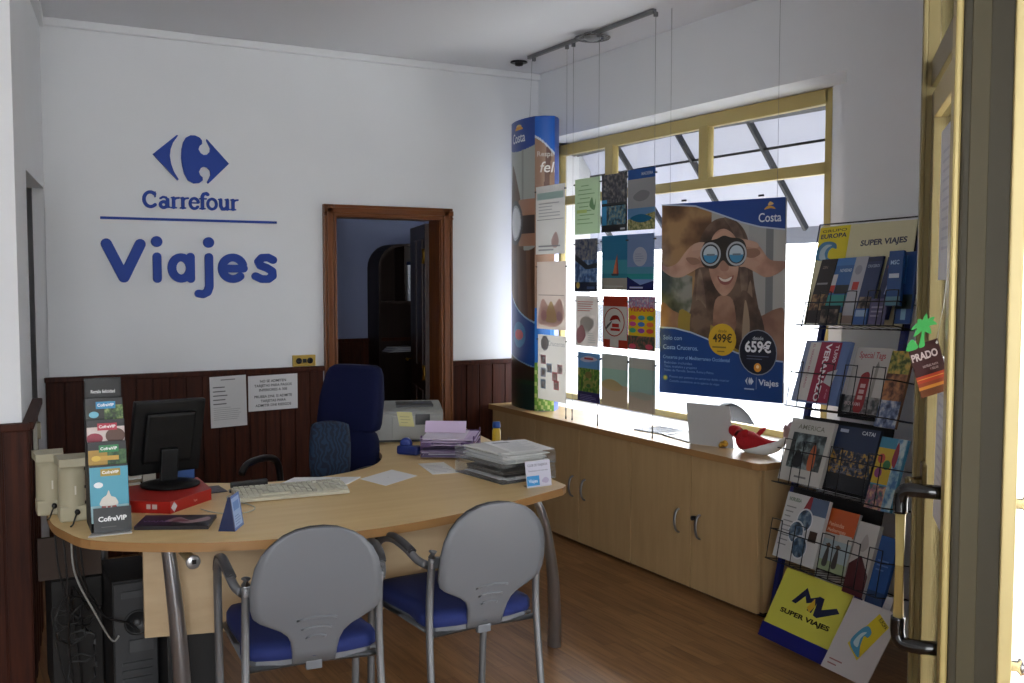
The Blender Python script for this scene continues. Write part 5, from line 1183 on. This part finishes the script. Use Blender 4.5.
broch(.025, .13, 1.40, 1.70, .05, '#241a1a', .006, 'tall narrow dark brown brochure at the far end of the top rack tier', lambda a: (a.rect(0, .2, 1, .45, photo('#2a1c18', '#6a4a30', '#9a7a50', 40)), a.text('ZEN', .2, .85, .018, '#8a7a6a', .01), a.rect(.1, .6, .8, .63, '#8a8a8a')), .0, .035)
broch(.135, .255, 1.45, 1.70, .045, '#2f5f9a', .008, 'blue brochure with teal and red bands in the top rack tier below the yellow print', lambda a: (a.rect(0, .86, 1, 1, '#3f76b4'), a.rect(0, .5, .25, .7, '#c4c4c4'), a.rect(.0, .36, .25, .5, '#b43a2a'), a.rect(.0, .1, 1, .32, '#2f8a86'), a.rect(.28, .34, 1, .5, '#25282c'), a.text('NOVEDAD', .3, .74, .020, '#c9d4e4', .02, 'l', .62)), .0, .03)
broch(.15, .27, 1.392, 1.475, .075, '#17181c', .006, 'low dark photo brochure in front of the blue one in the top rack tier', lambda a: (a.rect(.05, .05, .95, .8, ph1),))
broch(.258, .335, 1.40, 1.70, .05, '#a9abb4', .006, 'pale grey brochure with a small red emblem in the top rack tier', lambda a: (a.ell(.45, .80, .28, '#8f919c'), a.rect(.25, .50, .75, .62, '#b4382c'), a.rect(0, 0, 1, .12, '#8a7a70')), .0, .03)
broch(.335, .425, 1.40, 1.695, .05, '#26365e', .009, 'slate blue brochure standing in the middle of the top rack tier', lambda a: (a.rect(0, .93, 1, 1, '#1a2444'), a.text('CRUCEROS', .1, .84, .018, '#a9b4cc', .01, 'l', .8), a.rect(.1, .12, .9, .4, ph1)), .0, .03)
broch(.375, .455, 1.392, 1.46, .08, '#2f5a9a', .006, 'small blue folded brochure at the front of the top rack tier', lambda a: (a.rect(.1, .5, .9, .9, '#8aa4c4'),))
broch(.445, .535, 1.42, 1.69, .045, '#1a2350', .008, 'navy brochure with a small castle picture in the top rack tier', lambda a: (a.poly([(.35, .4), (.4, .55), (.5, .48), (.62, .56), (.66, .4)], '#8a93b4'), a.text('EUROPA', .15, .82, .018, '#a04a4a', .02, 'l', .6), a.rect(.1, .08, .9, .3, '#3a3f66')), .0, .03)
broch(.47, .56, 1.392, 1.50, .085, '#565276', .006, 'mauve grey brochure low at the front right of the top rack tier', lambda a: (a.lines(.1, .9, .3, .8, 3, '#8f8ca4', .4),))
broch(.56, .64, 1.47, 1.70, .09, '#1f4a84', .012, 'blue brochure tilted outward near the right of the top rack tier', lambda a: (a.text('MSC', .15, .75, .026, '#a9c4e0', .02, 'l', .6), a.rect(.1, .5, .8, .58, '#c4cfdc'), a.rect(0, 0, 1, .16, '#5f8a9a')), -.05, .02)
broch(.60, .69, 1.40, 1.70, .07, '#1b3f78', .01, 'deep blue brochure at the near end of the top rack tier', lambda a: (a.rect(.05, .55, .5, .95, '#3a6aa4'), a.rect(.4, .05, .7, .2, '#7aa0b8'), a.rect(0, .2, 1, .4, '#16241c')), -.06, .03)
def ver(a):
    a.rect(0, 0, .12, 1, '#7d8aa8'); a.rect(.12, .03, .36, .97, '#c4c0bc'); a.rect(.36, .02, .82, .98, '#8e1a3c'); a.poly([(.66, .5), (.86, .56), (.80, .28), (.62, .34)], '#b8babc')
    a.text('VERANAZO', .49, .96, .048, '#e4dfe2', .03, 'l', None, -PI/2); a.text('TUI90', .70, .94, .030, '#e0d4da', .02, 'l', None, -PI/2); a.text('EL VERANO MAS LARGO', .20, .94, .018, '#a05a6a', .01, 'l', None, -PI/2); a.text('el viaje', .73, .24, .016, '#d8a0b0', 0, 'l', None, -PI/2)
broch(.115, .405, 1.04, 1.315, .12, '#5f76a4', .018, 'crimson and blue brochure lying sideways at the left of the second rack tier', ver, .01, .02)
def spec(a):
    a.rect(0, 0, 1, .25, photo('#2a3a3a', '#5a5a5a', '#8a8a8a', 40)); a.text('Special Tags', .12, .84, .038, '#a8283a', .01, 'l', .72); a.curve([(.32, .04), (.30, .5), (.36, .60), (.50, .62), (.56, .5), (.56, .04)], '#8e1c22', 4)
    for i in range(3): a.rect(.36, .38-.09*i, .50, .44-.09*i, '#c9a9a4')
    a.rect(.66, .2, .74, .7, '#8f8d88'); a.poly([(.64, .7), (.76, .7), (.70, .8)], '#7a7874'); a.text('PROGRAMA', .05, .1, .022, '#c9b4b4', .01, 'l', .45)
broch(.405, .615, 1.025, 1.30, .085, '#b9b6b2', .010, 'white brochure with a red phone box in the second rack tier', spec, .0, .03)
broch(.625, .74, .98, 1.29, .10, '#6a4a30', .012, 'brochure with fruit and people photographs at the right of the second rack tier', lambda a: (a.rect(0, .7, 1, 1, photo('#3a4a1c', '#8a8a3a', '#c4a04a', 40)), a.rect(0, .3, 1, .7, photo('#4a2a1c', '#8a5a3a', '#b47a4a', 30)), a.rect(0, 0, 1, .35, photo('#2a3a5a', '#6a7a9a', '#b4b8c0', 30))), .0, .03)
def amer(a):
    a.rect(.0, 0, 1, 1, '#b4b2ac'); a.text('AMERICA', .5, .84, .030, '#6a6a5a', .005, 'c', .62); a.rect(.12, .22, .90, .78, photo('#1c2626', '#3f4a4a', '#7a8a8a', 25)); a.curve([(.62, .24), (.60, .45), (.66, .62), (.72, .60), (.76, .4), (.74, .24)], '#b0592c'); a.curve([(.25, .26), (.3, .5), (.42, .46), (.45, .26)], '#1a1c1e'); a.rect(.38, .08, .66, .11, '#6a6a6a')
broch(.115, .395, .69, .967, .12, '#b4b2ac', .016, 'white brochure with a framed market scene at the left of the third rack tier', amer, .01, .02)
def dark(a):
    a.rect(0, .45, 1, 1, '#1a2a4a'); a.rect(0, .25, 1, .62, photo('#0f1420', '#26344c', '#b08a3a', 55)); a.rect(0, 0, 1, .25, '#0d1018'); a.rect(.08, .90, .28, .95, '#a9b4c4'); a.text('CATAI', .6, .90, .022, '#c4ccd4', .03, 'l', .3); a.text('ESTADOS UNIDOS', .1, .33, .020, '#6a7080', .01, 'l', .7); a.text('CANADA', .1, .26, .020, '#6a7080', .01, 'l', .5)
broch(.39, .640, .70, .965, .10, '#121a2a', .012, 'dark blue night skyline brochure in the middle of the third rack tier', dark, .0, .03)
broch(.66, .80, .66, .945, .11, '#3f86a4', .014, 'colourful yellow and turquoise brochure at the right of the third rack tier', lambda a: (a.rect(0, .35, .65, .85, '#c4a82c'), a.ell(.2, .7, .14, '#b8503a'), a.ell(.45, .62, .14, '#3a7a4a'), a.ell(.2, .5, .14, '#8a3a7a'), a.rect(0, 0, .7, .33, photo('#2a5a5a', '#8a5a6a', '#c4a07a', 40)), a.rect(.65, .0, 1, 1, photo('#3a6a9a', '#7aa0b4', '#b4c4c4', 30)), a.curve([(.6, .7), (.7, .95), (.8, .8), (.75, .6)], '#8a2a3a')), .0, .03)
def circ(a):
    a.rect(0, 0, 1, 1, '#b9b9b8'); a.poly([(.45, .78), (.55, 1), (.85, 1), (.7, .72)], '#8a2a30'); a.rect(.62, .75, 1, 1, '#4a5a74')
    for cx, cy in ((.55, .64), (.42, .44), (.58, .24)): a.ell(cx, cy, .19, '#c9ccd0'); a.ell(cx, cy, .165, photo('#1c2c3c', '#3f5a74', '#7a8a94', 30))
    a.lines(.06, .3, .2, .85, 9, '#7a7a7c', .25, 5); a.text('NORUEGA', .08, .88, .022, '#4a6a4a', .02, 'l', .3); a.rect(.74, .36, .92, .52, '#3a2a24')
broch(.185, .455, .36, .645, .13, '#b9b9b8', .016, 'white brochure with three round photographs at the left of the fourth rack tier', circ, .01, .02)
def orng(a):
    a.rect(0, .60, 1, 1, '#b4501e'); a.text('Peninsulas', .12, .72, .024, '#d8b49a', .01, 'l', .5); a.text('Mediterraneo', .12, .63, .020, '#d8b49a', .01, 'l', .6); a.rect(.55, .5, .95, .62, '#b4b0a8'); a.rect(0, 0, 1, .5, '#93a4ac'); a.rect(0, 0, 1, .16, '#8a9a78')
    for cx in (.30, .62): a.curve([(cx-.08, .08), (cx-.05, .3), (cx, .38), (cx+.06, .3), (cx+.08, .08)], '#3a3634'); a.ell(cx, .40, .06, '#4a3a2c'); a.ell(cx, .41, .10, '#5a4430', .015)
broch(.435, .615, .37, .622, .11, '#a8a6a0', .014, 'orange topped brochure with two hikers in the fourth rack tier', orng, .0, .03)
broch(.63, .745, .315, .60, .12, '#b4b2ae', .018, 'white and dark red brochure beside the orange one in the fourth rack tier', lambda a: (a.poly([(.0, 0), (1, 0), (1, .3), (.5, .55), (0, .4)], '#4a1c22'), a.curve([(.3, .65), (.5, .85), (.7, .7), (.5, .6)], '#9a9490')), .0, .03)
broch(.76, .85, .305, .57, .12, '#1f4a86', .014, 'plain blue brochure at the near end of the fourth rack tier', lambda a: (a.lines(.15, .85, .5, .7, 3, '#5a7ab0', .3), a.rect(0, 0, 1, .2, '#16335c')), .0, .03)
for a_, b_, s0_, s1_ in ((.345, .665, .10, .66), (.68, .985, .09, .64), (1.0, 1.10, .30, .64)):
    MB().prism([rp(s0_, a_, .004), rp(s1_, a_, .004), rp(s1_, b_, .004), rp(s0_, b_, .004)], RN*.006, P('#121215', .6)).build('tier_back', rk)
# loose signs at the foot of the rack
def mv(a):
    a.poly([(.26, .50), (.40, .80), (.50, .66), (.62, .74), (.585, .44), (.51, .46), (.535, .60), (.47, .56), (.42, .66), (.33, .49)], '#1a2244')
    a.poly([(.60, .74), (.68, .73), (.70, .55), (.88, .66), (.94, .60), (.68, .40), (.62, .42)], '#1a2244'); a.poly([(.50, .50), (.56, .68), (.60, .56), (.56, .44)], '#c4a02a')
    a.text('SUPER VIAJES', .16, .28, .028, '#1c1c14', .035, 'l', .74)
bs = thing('floor_sign', (3.05, 3.0, 0), 'pale yellow sign with two big dark letters on a blue base at the rack foot', 'sign')
ar = Art(rp(.20, .070, .125), RU*.42, RV*.255+RU*.055-RN*.03, '#c4c24e', .004); mv(ar); ar.build('panel', bs)
MB().prism([rp(.185, .010, .133), rp(.62, .010, .133), rp(.62, .074, .127), rp(.195, .074, .127)], -RN*.02, P('#151c6a', .4)).build('blue_base', bs)
ws = thing('leaflet_board', (2.85, 2.75, 0), 'white leaning board with a yellow and blue wave print at the rack foot', 'board')
ar = Art(rp(.665, .025, .19), RU*.25+RV*.0, RV*.29+RU*.07-RN*.04, '#b4b0b0', .004); ar.poly([(.30, .42), (.62, .92), (.90, .80), (.62, .26)], '#c4b026')
ar.curve([(.34, .44), (.40, .62), (.52, .72), (.64, .66), (.62, .58), (.54, .58), (.56, .44), (.62, .30)], '#3f86a8', 4); ar.curve([(.40, .46), (.46, .60), (.56, .64), (.50, .54), (.52, .42)], '#a9c0c8', 4); ar.text('EUROPA', .66, .84, .022, '#3a3a1a', .02, 'l', .22, -.5); ar.lines(.1, .4, .08, .2, 2, '#8a5a5a', .3); ar.build('printed_board', ws)
broch(.83, .87, .10, .36, .15, '#b4b4b8', .010, 'white folded leaflet edge leaning at the near side of the rack foot', lambda a: (a.rect(.1, .1, .9, .9, '#a9a9b0'),), .05, .02)

# ================================================================== DOOR TAG
tg = thing('hanging_tag', (1.99, 1.565, 1.31), 'brown and orange hanging tag with a green paper palm, tied to the door', 'tag')
t0 = Vector((1.979, 1.567, 1.306)); tX = Vector((.060, -.034, .022)); tY = Vector((-.030, .018, .118))
ar = Art(t0, tX, tY, '#3a1414', .0016)
ar.rect(0, .0, 1, .16, '#6a3a1c'); ar.rect(0, .14, 1, .20, '#c07a2a'); ar.rect(0, .20, 1, .27, '#8a3a1c'); ar.rect(0, .27, 1, .40, '#a83a1c'); ar.rect(0, .33, 1, .345, '#d08a3a')
ar.text('PRADO', .02, .70, .024, '#c9b8b4', .035, 'l', .86); ar.text('HOTELES, PLAYA', .30, .54, .0075, '#a99490', .02, 'l', .5); ar.text('Y RELAX', .5, .47, .0075, '#a99490', .02, 'l', .28); ar.ell(.93, .93, .04, '#c9c9c4')
ar.build('card', tg)
PG = P('#3fae52', .6); p = Art(t0+tY*.93+tX*.02, tX*.9, tY*.50, PG, .0008) if False else None
mb = MB(); base = t0+tY*.97; ux = tX.normalized(); uy = Vector((0, 0, 1)); nn_ = ux.cross(uy).normalized()
def pf(x, y): return base+ux*x+uy*y
def leafp(pts, k): mb.prism([pf(q.x, q.y)+nn_*(.0004*k) for q in smoothpts([(a, b, 0) for a, b in pts], 4, True)], nn_*.0007, PG)
leafp([(.026, -.004), (.030, .018), (.034, .036), (.040, .034), (.038, .014), (.040, -.004)], 0)
for k, (dx, dy, cv) in enumerate(((-.030, .006, .010), (-.024, -.012, .006), (-.014, .026, .004), (.006, .034, .0), (.026, .020, -.004), (.032, .002, -.008), (.018, -.016, -.004))):
    c_ = Vector((.036, .036, 0)); e_ = c_+Vector((dx, dy, 0)); d_ = Vector((dx, dy, 0)).normalized(); n2 = Vector((-d_.y, d_.x, 0)); m_ = (c_+e_)/2+Vector((0, abs(cv), 0))
    leafp([(c_.x, c_.y), tuple((m_+n2*.007)[:2]), tuple(e_[:2]), tuple((m_-n2*.006)[:2])], k+1)
leafp([(-.004, -.004), (-.002, .012), (.008, .020), (.016, .012), (.022, -.004)], 9)
mb.build('paper_palm', tg)
MB().tube([t0+tX*.93+tY*.93, (2.030, 1.552, 1.53), (2.041, 1.551, 1.64)], .0009, P('#c4c4bc', .6), 5).build('string', tg)
